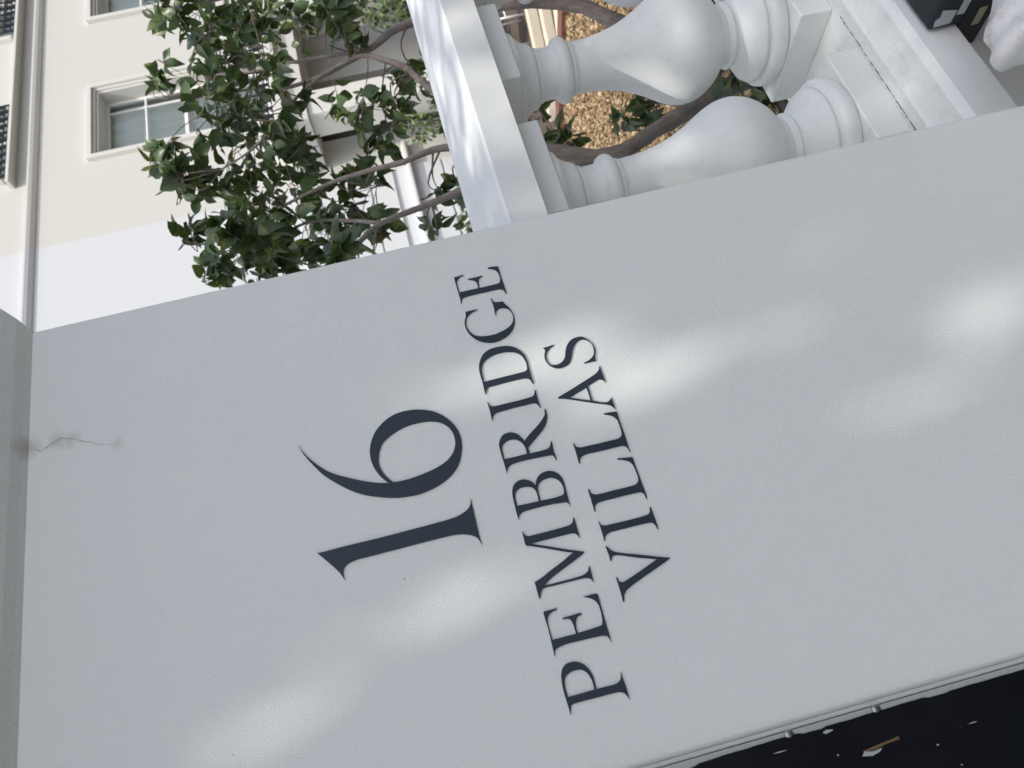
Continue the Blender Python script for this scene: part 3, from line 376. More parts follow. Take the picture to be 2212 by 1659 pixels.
def smooth_path(pts, n=6):
    P = [Vector(p[:3]) for p in pts]; rad = [p[3] for p in pts]; out = []
    for i in range(len(P) - 1):
        p0 = P[max(i - 1, 0)]; p1 = P[i]; p2 = P[i + 1]; p3 = P[min(i + 2, len(P) - 1)]
        for k in range(n):
            s = k / n
            q = 0.5 * ((2 * p1) + (-p0 + p2) * s + (2 * p0 - 5 * p1 + 4 * p2 - p3) * s * s + (-p0 + 3 * p1 - 3 * p2 + p3) * s ** 3)
            out.append((q, rad[i] + (rad[i + 1] - rad[i]) * s))
    out.append((P[-1], rad[-1])); return out

def bm_tube(bm, path, n=8, knob=0.0):
    rings = []
    up = Vector((0.3, 0.9, 0.1))
    for i, (p, r) in enumerate(path):
        a = path[max(i - 1, 0)][0]; b = path[min(i + 1, len(path) - 1)][0]
        t = (b - a).normalized() if (b - a).length > 1e-9 else Vector((0, 0, 1))
        x = t.cross(up)
        if x.length < 1e-4: x = t.cross(Vector((1, 0, 0)))
        x.normalize(); y = t.cross(x)
        rr = r * (1 + random.uniform(-knob, knob))
        rings.append([bm.verts.new(p + (x * math.cos(2 * math.pi * k / n) + y * math.sin(2 * math.pi * k / n)) * rr * (1 + random.uniform(-knob, knob) * .6)) for k in range(n)])
    for a, b in zip(rings, rings[1:]):
        for k in range(n): bm.faces.new((a[k], a[(k + 1) % n], b[(k + 1) % n], b[k]))
    bm.faces.new(rings[0][::-1]); bm.faces.new(rings[-1])

def quick_mesh(name, V, F):
    me = bpy.data.meshes.new(name); me.from_pydata([tuple(v) for v in V], [], F); me.update(); return me

# ------------------------------------------------------------------ ground
def sheet(name, x0, x1, y0, y1, z, mat):
    me = quick_mesh(name, [(x0, y0, z), (x1, y0, z), (x1, y1, z), (x0, y1, z)], [(0, 1, 2, 3)])
    return tag(link(name, me, mat), kind='structure')
sheet('ground', -250, 250, -250, 250, -0.13, MAT['soil'])
sheet('road', -250, 250, -14, -5.2, -0.122, MAT['asphalt'])
o = box('pavement', -60, 60, -5.2, 0.2, -0.3, 0.0, MAT['paving']); tag(o, kind='structure')
sheet('garden_soil', 0.56, 60, 0.36, 8.2, 0.18, MAT['soil'])
sheet('gravel_path', 0.8, 4.36, 1.35, 7.9, 0.186, MAT['gravel'])

# ------------------------------------------------------------------ gate pier with lettering
PX0, PX1, PT = -0.0235, 0.5455, 1.982
pier = tag(empty('gate_pier', (0.26, 0.28, 0)), 'white stucco gate pier with dark blue painted house number and address', 'gate pier')
bm = bmesh.new()
bm_box(bm, PX0, PX1, 0.0, 0.57, 0.0, PT)
ve = [e for e in bm.edges if abs(e.verts[0].co.z - e.verts[1].co.z) > 1]
bmesh.ops.bevel(bm, geom=[e for e in ve if e.verts[0].co.x > 0.3], offset=0.004, segments=3, affect='EDGES', profile=0.5)
bmesh.ops.bevel(bm, geom=[e for e in bm.edges if abs(e.verts[0].co.z - e.verts[1].co.z) > 1 and e.verts[0].co.x < 0.0 and e.verts[0].co.y < 0.1], offset=0.007, segments=4, affect='EDGES', profile=0.5)
from_bm('shaft', bm, MAT['pier'], pier)
# cap: sloping bed mould then a slab
bm = bmesh.new()
prof = [(0.0, PT), (0.004, PT + 0.004), (0.012, PT + 0.011), (0.06, PT + 0.064), (0.125, PT + 0.142), (0.14, PT + 0.15), (0.14, PT + 0.28), (0.10, PT + 0.33)]
rings = []
for e, z in prof:
    rings.append([bm.verts.new(c) for c in ((PX0 - e, 0 - e, z), (PX1 + e, 0 - e, z), (PX1 + e, .57 + e, z), (PX0 - e, .57 + e, z))])
for a, b in zip(rings, rings[1:]):
    for k in range(4): bm.faces.new((a[k], a[(k + 1) % 4], b[(k + 1) % 4], b[k]))
bm.faces.new(rings[-1]); bm.faces.new(rings[0][::-1])
bmesh.ops.recalc_face_normals(bm, faces=bm.faces)
from_bm('cap', bm, MAT['pier'], pier)

def letter_mesh(name, loops):
    cu = bpy.data.curves.new(name, 'CURVE'); cu.dimensions = '2D'; cu.fill_mode = 'BOTH'; cu.extrude = 0.0006
    for lp in loops:
        sp = cu.splines.new('POLY'); sp.points.add(len(lp) - 1); sp.use_cyclic_u = True
        for p, (x, z) in zip(sp.points, lp): p.co = (x * 1e-4, z * 1e-4, 0, 1)
    tmp = bpy.data.objects.new('tmp', cu); COL.objects.link(tmp)
    dg = bpy.context.evaluated_depsgraph_get()
    me = bpy.data.meshes.new_from_object(tmp.evaluated_get(dg))
    bpy.data.objects.remove(tmp); bpy.data.curves.remove(cu)
    me.transform(Matrix(((1, 0, 0, 0), (0, 0, -1, -0.0008), (0, 1, 0, 0), (0, 0, 0, 1))))
    return me
for k, loops in LETTERS.items():
    nm = 'digit' if k in '16' else 'letter'
    o = link(nm, letter_mesh(nm, loops), MAT['letter']); reparent_keep(o, pier)
    o['label'] = ('large serif digit ' if nm == 'digit' else 'serif capital letter ') + k[0]

def crack(pts, w0):
    V = []; F = []; r = random.Random(4)
    P = [p for p, _ in smooth_path([(x, 0, z, 1) for x, z in pts], 6)]
    for i, p in enumerate(P):
        s = i / (len(P) - 1); hw = w0 * (.35 + .65 * math.sin(math.pi * min(1, s + .12))) * r.uniform(.4, 1.2); jx = r.uniform(-.0012, .0012)
        V += [(p.x + jx - hw, -0.00035, p.z), (p.x + jx + hw, -0.00035, p.z)]
    for i in range(len(P) - 1): F.append((2 * i, 2 * i + 2, 2 * i + 3, 2 * i + 1))
    reparent_keep(link('crack', quick_mesh('crack', V, F), plain('crack_dirt', (0.46, 0.44, 0.41), 0.9)), pier)
crack([(0.402, 1.978), (0.397, 1.968), (0.403, 1.958), (0.405, 1.950), (0.402, 1.938), (0.393, 1.920), (0.386, 1.905), (0.383, 1.894)], .0007)

# ------------------------------------------------------------------ balustrade
BX0, BX1 = PX1 - 0.02, 4.2
bal = tag(empty('balustrade', (2.0, 0.22, 0)), 'white stucco balustrade with bulbous balusters beside the gate pier', 'balustrade')
# coping: weathered top tilting to the street
prism_x('coping', [(0.090, 1.3785), (0.090, 1.428), (0.0925, 1.4315), (0.225, 1.4465), (0.352, 1.4555), (0.356, 1.451), (0.356, 1.3785)], BX0, BX1, MAT['white'], bal, 24)
# base ledge: fillet, cove, lip, fascia
led = prism_x('base_ledge', [(0.34, 0.757), (0.34, 0.832), (0.108, 0.8315), (0.106, 0.826), (0.100, 0.8235), (0.090, 0.820), (0.078, 0.8175), (0.068, 0.8165), (0.060, 0.8115), (0.0575, 0.807), (0.057, 0.7495), (0.060, 0.7475), (0.100, 0.7475), (0.103, 0.757)], BX0, BX1, MAT['white'], bal, 24)
def weather_tops(o):
    o.data.materials.append(MAT['weathered'])
    for p in o.data.polygons:
        if p.normal.z > 0.3: p.material_index = 1
weather_tops(led)
box('base_wall', BX0, BX1, 0.103, 0.33, 0.0, 0.7565, MAT['white'], bal)
V = []; F = []; r_ = random.Random(9)
for i in range(60):
    x = 0.64 + i * .0042; hw = r_.uniform(.0002, .0011) * (1 if r_.random() < .75 else .2); y = .1285 - .0012 + r_.uniform(-.0006, .0006)
    V += [(x, y - hw, .8322), (x, y + hw, .8322)]
for i in range(59): F.append((2 * i, 2 * i + 2, 2 * i + 3, 2 * i + 1))
reparent_keep(link('joint_crack', quick_mesh('joint_crack', V, F), plain('joint_dirt', (0.12, 0.115, 0.11), 0.9)), bal)
PROF = [(0.066, 0.8845), (0.088, 0.8852), (0.0925, 0.892), (0.094, 0.900), (0.0925, 0.907), (0.0890, 0.9115), (0.0800, 0.9130), (0.0795, 0.9155), (0.0835, 0.9170), (0.0828, 0.9210), (0.079, 0.927), (0.070, 0.934), (0.060, 0.942), (0.0525, 0.950), (0.0475, 0.9535), (0.0475, 0.9555), (0.0525, 0.9575), (0.0545, 0.961), (0.0530, 0.9645),
        (0.0470, 0.9660), (0.0465, 0.9685), (0.0500, 0.9700), (0.0515, 0.9730), (0.0525, 0.977), (0.060, 0.984), (0.072, 0.994), (0.083, 1.008), (0.0905, 1.022), (0.0945, 1.037), (0.0950, 1.050), (0.0925, 1.064), (0.087, 1.078), (0.079, 1.093), (0.070, 1.109), (0.062, 1.125), (0.055, 1.142), (0.0495, 1.160), (0.0455, 1.178), (0.043, 1.197), (0.0418, 1.215), (0.0415, 1.229),
        (0.0435, 1.2305), (0.0442, 1.2335), (0.0440, 1.2365), (0.0470, 1.2375), (0.0515, 1.241), (0.0535, 1.247), (0.0530, 1.253), (0.0500, 1.2585), (0.0440, 1.2615), (0.0422, 1.266), (0.0418, 1.276), (0.0424, 1.286), (0.0442, 1.2885), (0.0455, 1.292), (0.0455, 1.2955), (0.0500, 1.2965), (0.0520, 1.300), (0.0545, 1.307), (0.059, 1.315), (0.065, 1.3215), (0.072, 1.3255), (0.0745, 1.329), (0.0745, 1.3375)]
def dense(prof):
    out = []
    for i in range(len(prof) - 1):
        out.append(prof[i])
        if prof[i + 1][1] - prof[i][1] > 0.011:
            a = prof[max(i - 1, 0)]; b = prof[i]; c = prof[i + 1]; d = prof[min(i + 2, len(prof) - 1)]
            f = lambda k: 0.5 * (b[k] + c[k]) + (b[k] + c[k] - a[k] - d[k]) / 16
            out.append((f(0), f(1)))
    out.append(prof[-1]); return out
BY = 0.22
proto = None
for i in range(10):
    bx = 0.735 + 0.266 * i
    if i == 0:
        sh = lathe('baluster', dense(PROF), 0, 0, MAT['baluster'])
        bmb = bmesh.new(); bm_box(bmb, -.0885, .0885, -.0885, .0885, 0.8315, 0.8848, 0.0025)
        pl = from_bm('plinth_block', bmb, MAT['white']); weather_tops(pl)
        bmb = bmesh.new(); bm_box(bmb, -.0865, .0865, -.0865, .0865, 1.3375, 1.3788, 0.002)
        ab = from_bm('abacus', bmb, MAT['white'])
        proto = (sh, pl, ab); c = sh; kids = (pl, ab)
    else:
        c = proto[0].copy(); COL.objects.link(c)
        kids = [q.copy() for q in proto[1:]]
        for q in kids: COL.objects.link(q)
    c.parent = bal; c.matrix_parent_inverse = bal.matrix_world.inverted(); c.location = (bx, BY, 0)
    for q in kids: q.parent = c

# ------------------------------------------------------------------ small black box under the ledge, white sack below it
jb = tag(empty('junction_box', (0.86, 0.05, 0.70)), 'small black plastic box with grey panels tucked under the balustrade ledge', 'box')
bm = bmesh.new(); bm_box(bm, 0.752, 1.02, -0.045, 0.102, 0.697, 0.746, 0.004)
from_bm('body', bm, MAT['plastic'], jb)
bm = bmesh.new(); bm_box(bm, 0.746, 1.02, -0.052, 0.0545, 0.7465, 0.796, 0.006, 3)
lid = from_bm('lid', bm, MAT['plastic'], jb)
for nm, mt, pts in (('panel', 'panel', ((0.026, 0.7655), (0.046, 0.766), (0.048, 0.790), (0.038, 0.792), (0.033, 0.787), (0.022, 0.7885))),
                    ('panel', 'panel', ((-0.004, 0.752), (0.034, 0.7515), (0.034, 0.7625), (-0.002, 0.763)))):
    me = quick_mesh(nm, [(0.7452, y, z) for y, z in pts] + [(0.7465, y, z) for y, z in pts],
                    [tuple(range(len(pts)))] + [(k, (k + 1) % len(pts), len(pts) + (k + 1) % len(pts), len(pts) + k) for k in range(len(pts))])
    reparent_keep(link(nm, me, MAT[mt]), jb)
pts = ((0.036, 0.711), (0.064, 0.7105), (0.065, 0.7215), (0.037, 0.7225))
me = quick_mesh('sticker', [(0.7512, y, z) for y, z in pts] + [(0.7525, y, z) for y, z in pts], [(0, 1, 2, 3)] + [(k, (k + 1) % 4, 4 + (k + 1) % 4, 4 + k) for k in range(4)])
reparent_keep(link('sticker', me, MAT['yellow']), jb)['label'] = 'faded yellow sticker'

def sack():
    # outline of the upper left corner and body of a slumped plastic sack, filled out like a pillow
    out = [(0.577, 0.795), (0.574, 0.815), (0.573, 0.830), (0.572, 0.847), (0.581, 0.851), (0.594, 0.842), (0.603, 0.836), (0.613, 0.838), (0.620, 0.838), (0.640, 0.822), (0.660, 0.806), (0.690, 0.785), (0.74, 0.76),
           (0.80, 0.73), (0.84, 0.62), (0.86, 0.45), (0.87, 0.2), (0.86, 0.02), (0.80, 0.0), (0.66, 0.0), (0.57, 0.01), (0.555, 0.08), (0.56, 0.3), (0.575, 0.5), (0.585, 0.65), (0.588, 0.74)]
    cx, cz = 0.69, 0.55
    V, F = [], []; n = len(out); L = 22
    for s in (-1, 1):
        for j in range(L):
            q = j / (L - 1)
            for (x, z) in out:
                k = 1 - q
                px, pz = cx + (x - cx) * k, cz + (z - cz) * k
                if pz > 0.6: px += 0.0
                d = 0.075 * math.sqrt(max(0, 1 - k ** 5)) + 0.010 * math.sin(px * 95 + pz * 40) * (1 - k) + 0.007 * math.sin(pz * 160 - px * 60) * (1 - k ** 4) + 0.005 * math.sin(px * 230 + pz * 120 + 2 * math.sin(pz * 70)) * (1 - k ** 6)
                V.append((px, -0.050 + s * d * (0.55 if s > 0 else 1), pz))
    for h in range(2):
        o0 = h * n * L
        for j in range(L - 1):
            for k in range(n):
                a, b = o0 + j * n + k, o0 + j * n + (k + 1) % n
                F.append((a, b, b + n, a + n) if h == 0 else (a, a + n, b + n, b))
    me = quick_mesh('plastic_sack', V, F)
    bm = bmesh.new(); bm.from_mesh(me); bmesh.ops.remove_doubles(bm, verts=bm.verts, dist=0.0004); bmesh.ops.recalc_face_normals(bm, faces=bm.faces)
    bmesh.ops.subdivide_edges(bm, edges=bm.edges, cuts=1, use_grid_fill=True, smooth=0.6)
    bm.to_mesh(me); bm.free()
    for p in me.polygons: p.use_smooth = True
    return me
o = tag(link('plastic_sack', sack(), MAT['sack']), 'scuffed white plastic sack slumped against the wall below the ledge', 'sack')

# ------------------------------------------------------------------ black timber gate post left of the pier
gt = tag(empty('gate', (-0.3, 0.0, 0)), 'black painted timber gate with chipped edge left of the pier', 'gate')
box('sealant_strip', -0.0268, -0.0232, 0.004, 0.05, 0.02, 2.0, MAT['white'], gt, 0.0008)
bm = bmesh.new(); bm_box(bm, -0.115, -0.0346, -0.004, 0.041, 0.02, 2.0, 0.001, 1)
from_bm('stile', bm, MAT['gate'], gt)
bm = bmesh.new(); bm_box(bm, -1.1, -0.1155, 0.006, 0.035, 0.06, 1.95, 0.002)
from_bm('panel', bm, MAT['gate'], gt)
# paint film over the edge, broken back in places to the primer below
V = []; F = []; r_ = random.Random(21); n_ = 150; ph = 0
for i in range(n_ + 1):
    z_ = 0.9 + 0.75 * i / n_
    ph = ph * .8 + r_.uniform(-.00022, .00022)
    xr = -0.0312 + ph + .0005 * math.sin(z_ * 31) * math.sin(z_ * 12) - (.0011 if math.sin(z_ * 57 + 1) > .8 else 0)
    V += [(-0.06, -0.0052, z_), (xr, -0.0052, z_), (xr, -0.0015, z_)]
for i in range(n_):
    a = 3 * i; F += [(a, a + 1, a + 4, a + 3), (a + 1, a + 2, a + 5, a + 4)]
reparent_keep(link('paint_film', quick_mesh('paint_film', V, F), MAT['gate']), gt)
box('primer', -0.0345, -0.0272, -0.0046, 0.0405, 0.02, 2.0, MAT['bare'], gt)
def chip(pts, mat):
    n = len(pts); y = -0.0057
    me = quick_mesh('paint_chip', [(x, y, z) for x, z in pts] + [(x, y + .002, z) for x, z in pts],
                    [tuple(range(n))] + [(k, (k + 1) % n, n + (k + 1) % n, n + k) for k in range(n)])
    reparent_keep(link('paint_chip', me, MAT[mat]), gt)
def blob_chip(x, z, w, h, mat, n=11, seed=0):
    r = random.Random(seed)
    chip([(x + w * math.cos(2 * math.pi * k / n) * r.uniform(.55, 1.2), z + h * math.sin(2 * math.pi * k / n) * r.uniform(.6, 1.15)) for k in range(n)], mat)
chip([(-0.0556, 1.301), (-0.0544, 1.290), (-0.0530, 1.2725), (-0.0522, 1.268), (-0.0548, 1.2675), (-0.0552, 1.279), (-0.0572, 1.292)], 'wood')
chip([(-0.0560, 1.299), (-0.0578, 1.292), (-0.0570, 1.284), (-0.0592, 1.287), (-0.0606, 1.294), (-0.0590, 1.302)], 'bare')
for q, (x, z, w_, h_, mt) in enumerate(((-0.0352, 1.3215, 0.0013, 0.0045, 'bare'), (-0.0397, 1.3645, 0.0005, 0.006, 'bare'), (-0.060, 1.345, 0.0006, 0.003, 'bare'), (-0.049, 1.396, 0.0016, 0.004, 'bare'), (-0.045, 1.405, 0.0008, 0.003, 'wood'),
                                       (-0.066, 1.24, 0.0005, 0.001, 'bare'), (-0.058, 1.205, 0.0004, 0.004, 'bare'))):
    blob_chip(x, z, w_, h_, mt, seed=q)
for z in (1.2755, 1.352):
    bm = bmesh.new(); bmesh.ops.create_uvsphere(bm, u_segments=16, v_segments=8, radius=0.0042)
    for v in bm.verts: v.co = Vector((-0.0292 + v.co.x * .75, -0.0046 + v.co.y * 0.5, z + v.co.z))
    from_bm('screw_head', bm, plain('steel_screw', (0.35, 0.35, 0.36), 0.3, 0.5, 1.0), gt, smooth=True)

# ------------------------------------------------------------------ villa behind the garden
H = 8.0
def villa_window(par, x0, x1, zt, zb, with_margin=True):
    """architrave, reveal, sash bars, panes and curtain; returns the architrave part"""
    bm = bmesh.new()
    def frame(a, y0, y1, wout, win):
        bm_box(bm, x0 - wout, x0 - win, y0, y1, zb, zt + wout)
        bm_box(bm, x1 + win, x1 + wout, y0, y1, zb, zt + wout)
        bm_box(bm, x0 - win, x1 + win, y0, y1, zt + win, zt + wout)
    frame(0, H - 0.085, H + 0.02, 0.165, 0.085)
    frame(0, H - 0.040, H + 0.02, 0.083, 0.040)
    frame(0, H - 0.010, H + 0.02, 0.038, 0.001)
    bmesh.ops.bevel(bm, geom=bm.edges[:], offset=0.004, segments=1, affect='EDGES')
    wn = from_bm('window', bm, MAT['trim'], par)
    yg = H + 0.26
    bm = bmesh.new()
    fw = 0.045
    bm_box(bm, x0, x0 + fw, yg - .03, yg + .03, zb, zt); bm_box(bm, x1 - fw, x1, yg - .03, yg + .03, zb, zt)
    bm_box(bm, x0 + fw, x1 - fw, yg - .03, yg + .03, zt - fw, zt); bm_box(bm, x0 + fw, x1 - fw, yg - .03, yg + .03, zb, zb + .07)
    from_bm('frame', bm, MAT['frame'], wn)
    zs = [zt - 0.64 * k for k in range(1, 5) if zt - 0.64 * k > zb + .1]
    for z in zs:
        hh = 0.026 if abs(z - zs[1]) < 1e-6 else 0.014
        box('glazing_bar', x0 + fw, x1 - fw, yg - .024, yg + .012, z - hh, z + hh, MAT['frame'], wn)
    xm = [x1 - 0.235, x0 + 0.12] if with_margin else []
    for x in xm:
        box('glazing_bar', x - .012, x + .012, yg - .022, yg + .010, zb + .07, zt - fw, MAT['frame'], wn)
    ed = [zt - fw] + zs + [zb + .07]
    for a, b in zip(ed, ed[1:]):
        reparent_keep(link('pane', quick_mesh('pane', [(x0 + fw, yg, b), (x1 - fw, yg, b), (x1 - fw, yg, a), (x0 + fw, yg, a)], [(0, 1, 2, 3)]), MAT['glass']), wn)
    # curtain with folds
    bm = bmesh.new(); n = 60; vs = []
    for k in range(n + 1):
        x = x0 - .1 + (x1 - x0 + .2) * k / n
        y = yg + .11 + .03 * math.sin(k * 1.7) + .02 * math.sin(k * .6)
        vs.append((bm.verts.new((x, y, zb)), bm.verts.new((x, y, zt + .1))))
    for a, b in zip(vs, vs[1:]): bm.faces.new((a[0], b[0], b[1], a[1]))
    from_bm('curtain', bm, MAT['curtain'], wn, smooth=True)
    return wn

def wall_with_holes(name, x0, x1, z0, z1, holes, mat, par):
    xs = sorted({x0, x1, *[h[0] for h in holes], *[h[1] for h in holes]})
    zs = sorted({z0, z1, *[h[2] for h in holes], *[h[3] for h in holes]})
    bm = bmesh.new()
    V = {}
    def vert(x, y, z):
        k = (round(x, 4), round(y, 4), round(z, 4))
        if k not in V: V[k] = bm.verts.new((x, y, z))
        return V[k]
    inside = lambda x, z: any(h[0] < x < h[1] and h[2] < z < h[3] for h in holes)
    for i in range(len(xs) - 1):
        for j in range(len(zs) - 1):
            a, b, c, d = xs[i], xs[i + 1], zs[j], zs[j + 1]
            if inside((a + b) / 2, (c + d) / 2): continue
            for y in (H, H + 0.4):
                bm.faces.new([vert(*q) for q in ((a, y, c), (b, y, c), (b, y, d), (a, y, d))])
    for h in holes:
        a, b, c, d = h
        for q in (((a, c), (a, d)), ((b, c), (b, d)), ((a, d), (b, d)), ((a, c), (b, c))):
            (xa, za), (xb, zb) = q
            # split along existing grid lines
            pts = [(xa, za)] + sorted([(x, z) for x in xs for z in zs if (xa == xb == x and min(za, zb) < z < max(za, zb)) or (za == zb == z and min(xa, xb) < x < max(xa, xb))]) + [(xb, zb)]
            for p, r in zip(pts, pts[1:]):
                bm.faces.new([vert(p[0], H, p[1]), vert(r[0], H, r[1]), vert(r[0], H + .4, r[1]), vert(p[0], H + .4, p[1])])
    bmesh.ops.recalc_face_normals(bm, faces=bm.faces)
    return from_bm(name, bm, mat, par)

vil = tag(empty('villa', (11, H, 0.18)), 'cream stucco villa with sash windows and iron railings behind the shrub', 'house')
XB = 8.2
W1 = (9.84, 11.14, 3.32, 6.0); W2 = (13.06, 14.36, 3.32, 6.0)
U1 = (9.75, 11.0, 7.42, 9.9); U2 = (13.0, 14.3, 7.42, 9.9)
DOOR = (9.05, 10.35, 0.2, 2.75); GW = (11.6, 12.9, 0.9, 2.75)
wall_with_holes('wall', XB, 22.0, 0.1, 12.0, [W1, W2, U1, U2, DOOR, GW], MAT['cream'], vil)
for q in (W1, W2): villa_window(vil, q[0], q[1], q[3], q[2])
for q in (U1, U2): villa_window(vil, q[0], q[1], q[3], q[2], True)
villa_window(vil, GW[0], GW[1], GW[3], GW[2], True)
box('interior_partition', XB, 22, H + 1.2, H + 1.3, 0.1, 12, MAT['curtain'], vil)
def course(par, x0, x1, mat, name='string_course'):
    prism_x(name, [(H + .01, 6.93), (H - .02, 6.935), (H - .055, 6.985), (H - .07, 7.03), (H - .07, 7.06), (H - .01, 7.085), (H + .01, 7.085)], x0, x1, mat, par, 4)
course(vil, XB + 0.002, 22, MAT['trim'])
# upper balcony slab with iron guards
prism_x('balcony_slab', [(H + .01, 7.262), (H - .165, 7.266), (H - .17, 7.272), (H - .17, 7.312), (H - .165, 7.318), (H + .01, 7.33)], 9.46, 22, MAT['trim'], vil, 4)
def railing(par, x0, x1, y, z0, z1, name='iron_railing'):
    bm = bmesh.new(); d = .012
    bm_box(bm, x0, x1, y - d, y + d, z0, z0 + .03); bm_box(bm, x0, x1, y - .016, y + .016, z1 - .035, z1)
    bm_box(bm, x0, x1, y - d, y + d, z0 + .20, z0 + .22); bm_box(bm, x0, x1, y - d, y + d, z1 - .16, z1 - .14)
    n = max(2, int(round((x1 - x0) / 0.16))); st = (x1 - x0) / n
    for k in range(n + 1):
        x = x0 + st * k
        bm_box(bm, x - .011, x + .011, y - .011, y + .011, z0, z1)
    t_ = .009
    def bar(xa, xb, za, zb): bm_box(bm, min(xa, xb) - t_, max(xa, xb) + t_, y - .008, y + .008, min(za, zb) - t_, max(za, zb) + t_)
    for k in range(n):
        x = x0 + st * k; a, b = x + st * .22, x + st * .78
        for (lo, hi) in ((z0 + .04, z0 + .19), (z1 - .13, z1 - .045)):       # key pattern bands
            h = hi - lo
            bar(a, a, lo, hi - .01); bar(a, b, hi - .015, hi - .015); bar(b, b, lo + h * .35, hi - .015); bar(a + st * .25, b, lo + h * .35, lo + h * .35)
    rmesh = from_bm(name, bm, MAT['iron'], par)
    # scrolls between the bars
    bm = bmesh.new()
    for k in range(n):
        xc = x0 + st * (k + .5)
        for (zc, sgn) in ((z0 + .30, 1), (z0 + .46, -1)):
            if zc + .08 > z1 - .16: continue
            path = []
            for q in range(18):
                a = q / 17 * 4.2 * math.pi / 1.6; r = .058 * (1 - q / 20)
                path.append((Vector((xc + sgn * r * math.cos(a), y, zc + r * math.sin(a))), .008))
            bm_tube(bm, path, 5)
    if len(bm.verts): from_bm('scroll', bm, MAT['iron'], rmesh)['kind'] = 'stuff'
    else: bm.free()
    return rmesh
railing(vil, 9.62, 11.15, H - .12, 7.325, 8.25)
railing(vil, 12.95, 14.7, H - .12, 7.325, 8.25)
# porch with balcony
PF = 6.9
por = from_bm('porch', bm_box(bmesh.new(), 8.42, 12.4, PF, H - .005, 2.93, 3.06, 0.01), MAT['trim'], vil)
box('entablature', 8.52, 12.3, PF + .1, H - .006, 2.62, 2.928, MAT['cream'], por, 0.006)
for x in (8.62, 10.75):
    box('column', x, x + .46, PF + .14, PF + .58, 0.45, 2.618, MAT['trim'], por, 0.012)
    box('column_base', x - .05, x + .51, PF + .10, PF + .62, 0.19, 0.449, MAT['trim'], por, 0.01)
railing(por, 8.5, 12.3, PF + .08, 3.06, 3.86, 'porch_railing')
dr = box('door', DOOR[0], DOOR[1], H + .25, H + .31, DOOR[2], DOOR[3], MAT['door'], vil, 0.004)
for (a, b, c, d) in ((.12, .58, .2, 1.0), (.72, 1.18, .2, 1.0), (.12, .58, 1.2, 2.2), (.72, 1.18, 1.2, 2.2)):
    box('door_panel', DOOR[0] + a, DOOR[0] + b, H + .235, H + .2495, DOOR[2] + c, DOOR[2] + d, MAT['door'], dr, 0.006)
# ground-floor ledge
prism_x('ground_floor_ledge', [(H + .01, 1.36), (H - .10, 1.37), (H - .14, 1.40), (H - .14, 1.44), (H + .01, 1.475)], XB + .002, 8.60, MAT['trim'], vil, 2)

nb = tag(empty('left_facade', (5, H, 0.18)), 'bright white stucco stretch of facade beside the cream stretch above the pier', 'house')
box('wall', -2.0, XB - .001, H, H + .4, 0.1, 12, MAT['bright'], nb)  # left stretch of the facade, paler and bluer than the cream stretch
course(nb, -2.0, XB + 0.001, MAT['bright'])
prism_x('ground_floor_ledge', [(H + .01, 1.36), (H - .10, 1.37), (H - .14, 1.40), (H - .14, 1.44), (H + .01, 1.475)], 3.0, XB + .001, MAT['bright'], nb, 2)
z = 0.2
while z < 3.0:
    if not (z < 1.475 and z + .36 > 1.36):
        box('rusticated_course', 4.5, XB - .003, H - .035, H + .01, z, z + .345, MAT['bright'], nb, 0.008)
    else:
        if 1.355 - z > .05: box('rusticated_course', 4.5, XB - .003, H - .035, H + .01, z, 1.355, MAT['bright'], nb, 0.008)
    z += .37

# ------------------------------------------------------------------ leaves
def leaf_proto(length, width, curl, fold, wave, seed):
    r = random.Random(seed); n = 5
    V = []; F = []
    for i in range(n + 1):
        s = i / n
        wdt = width * (math.sin(math.pi * min(1, s * 1.02) ** 0.8) ** 0.9 if 0 < s < 1 else 0.02) * .5
        ang = curl * s * s
        x = length * (s - .10 * abs(curl) * s ** 3); zc = -length * .38 * curl * s * s
        tw = wave * math.sin(s * 7 + seed)
        V.append((x, 0, zc)); V.append((x, wdt, zc + fold * wdt + tw * wdt)); V.append((x, -wdt, zc + fold * wdt - tw * wdt * .8))
    for i in range(n):
        a = 3 * i
        F.append((a, a + 3, a + 4, a + 1)); F.append((a, a + 2, a + 5, a + 3))
    return np.array(V, float), F

PROTOS = [leaf_proto(1, w_, c_, f_, wv, s) for s, (w_, c_, f_, wv) in enumerate(((.54, .7, .45, .15), (.60, .3, .3, .3), (.46, 1.2, .6, .2), (.52, 1.7, .4, .35), (.64, .15, .55, .1), (.42, -.7, .4, .4)))]

def rot_from(dirv, nrm):
    x = Vector(dirv).normalized(); z = Vector(nrm); z = (z - x * z.dot(x))
    if z.length < 1e-4: z = x.orthogonal()
    z.normalize(); y = z.cross(x)
    return Matrix((x, y, z)).transposed()

def leaves_mesh(name, items):
    VV = []; FF = []; off = 0
    for (p, rot, L, k) in items:
        V, F = PROTOS[k]
        M = np.array(rot)
        VV.append(V @ M.T * L + np.array(p)); FF += [tuple(i + off for i in f) for f in F]; off += len(V)
    me = bpy.data.meshes.new(name)
    me.from_pydata(np.concatenate(VV).tolist(), [], FF); me.update()
    me.polygons.foreach_set('use_smooth', [True] * len(me.polygons))
    return me

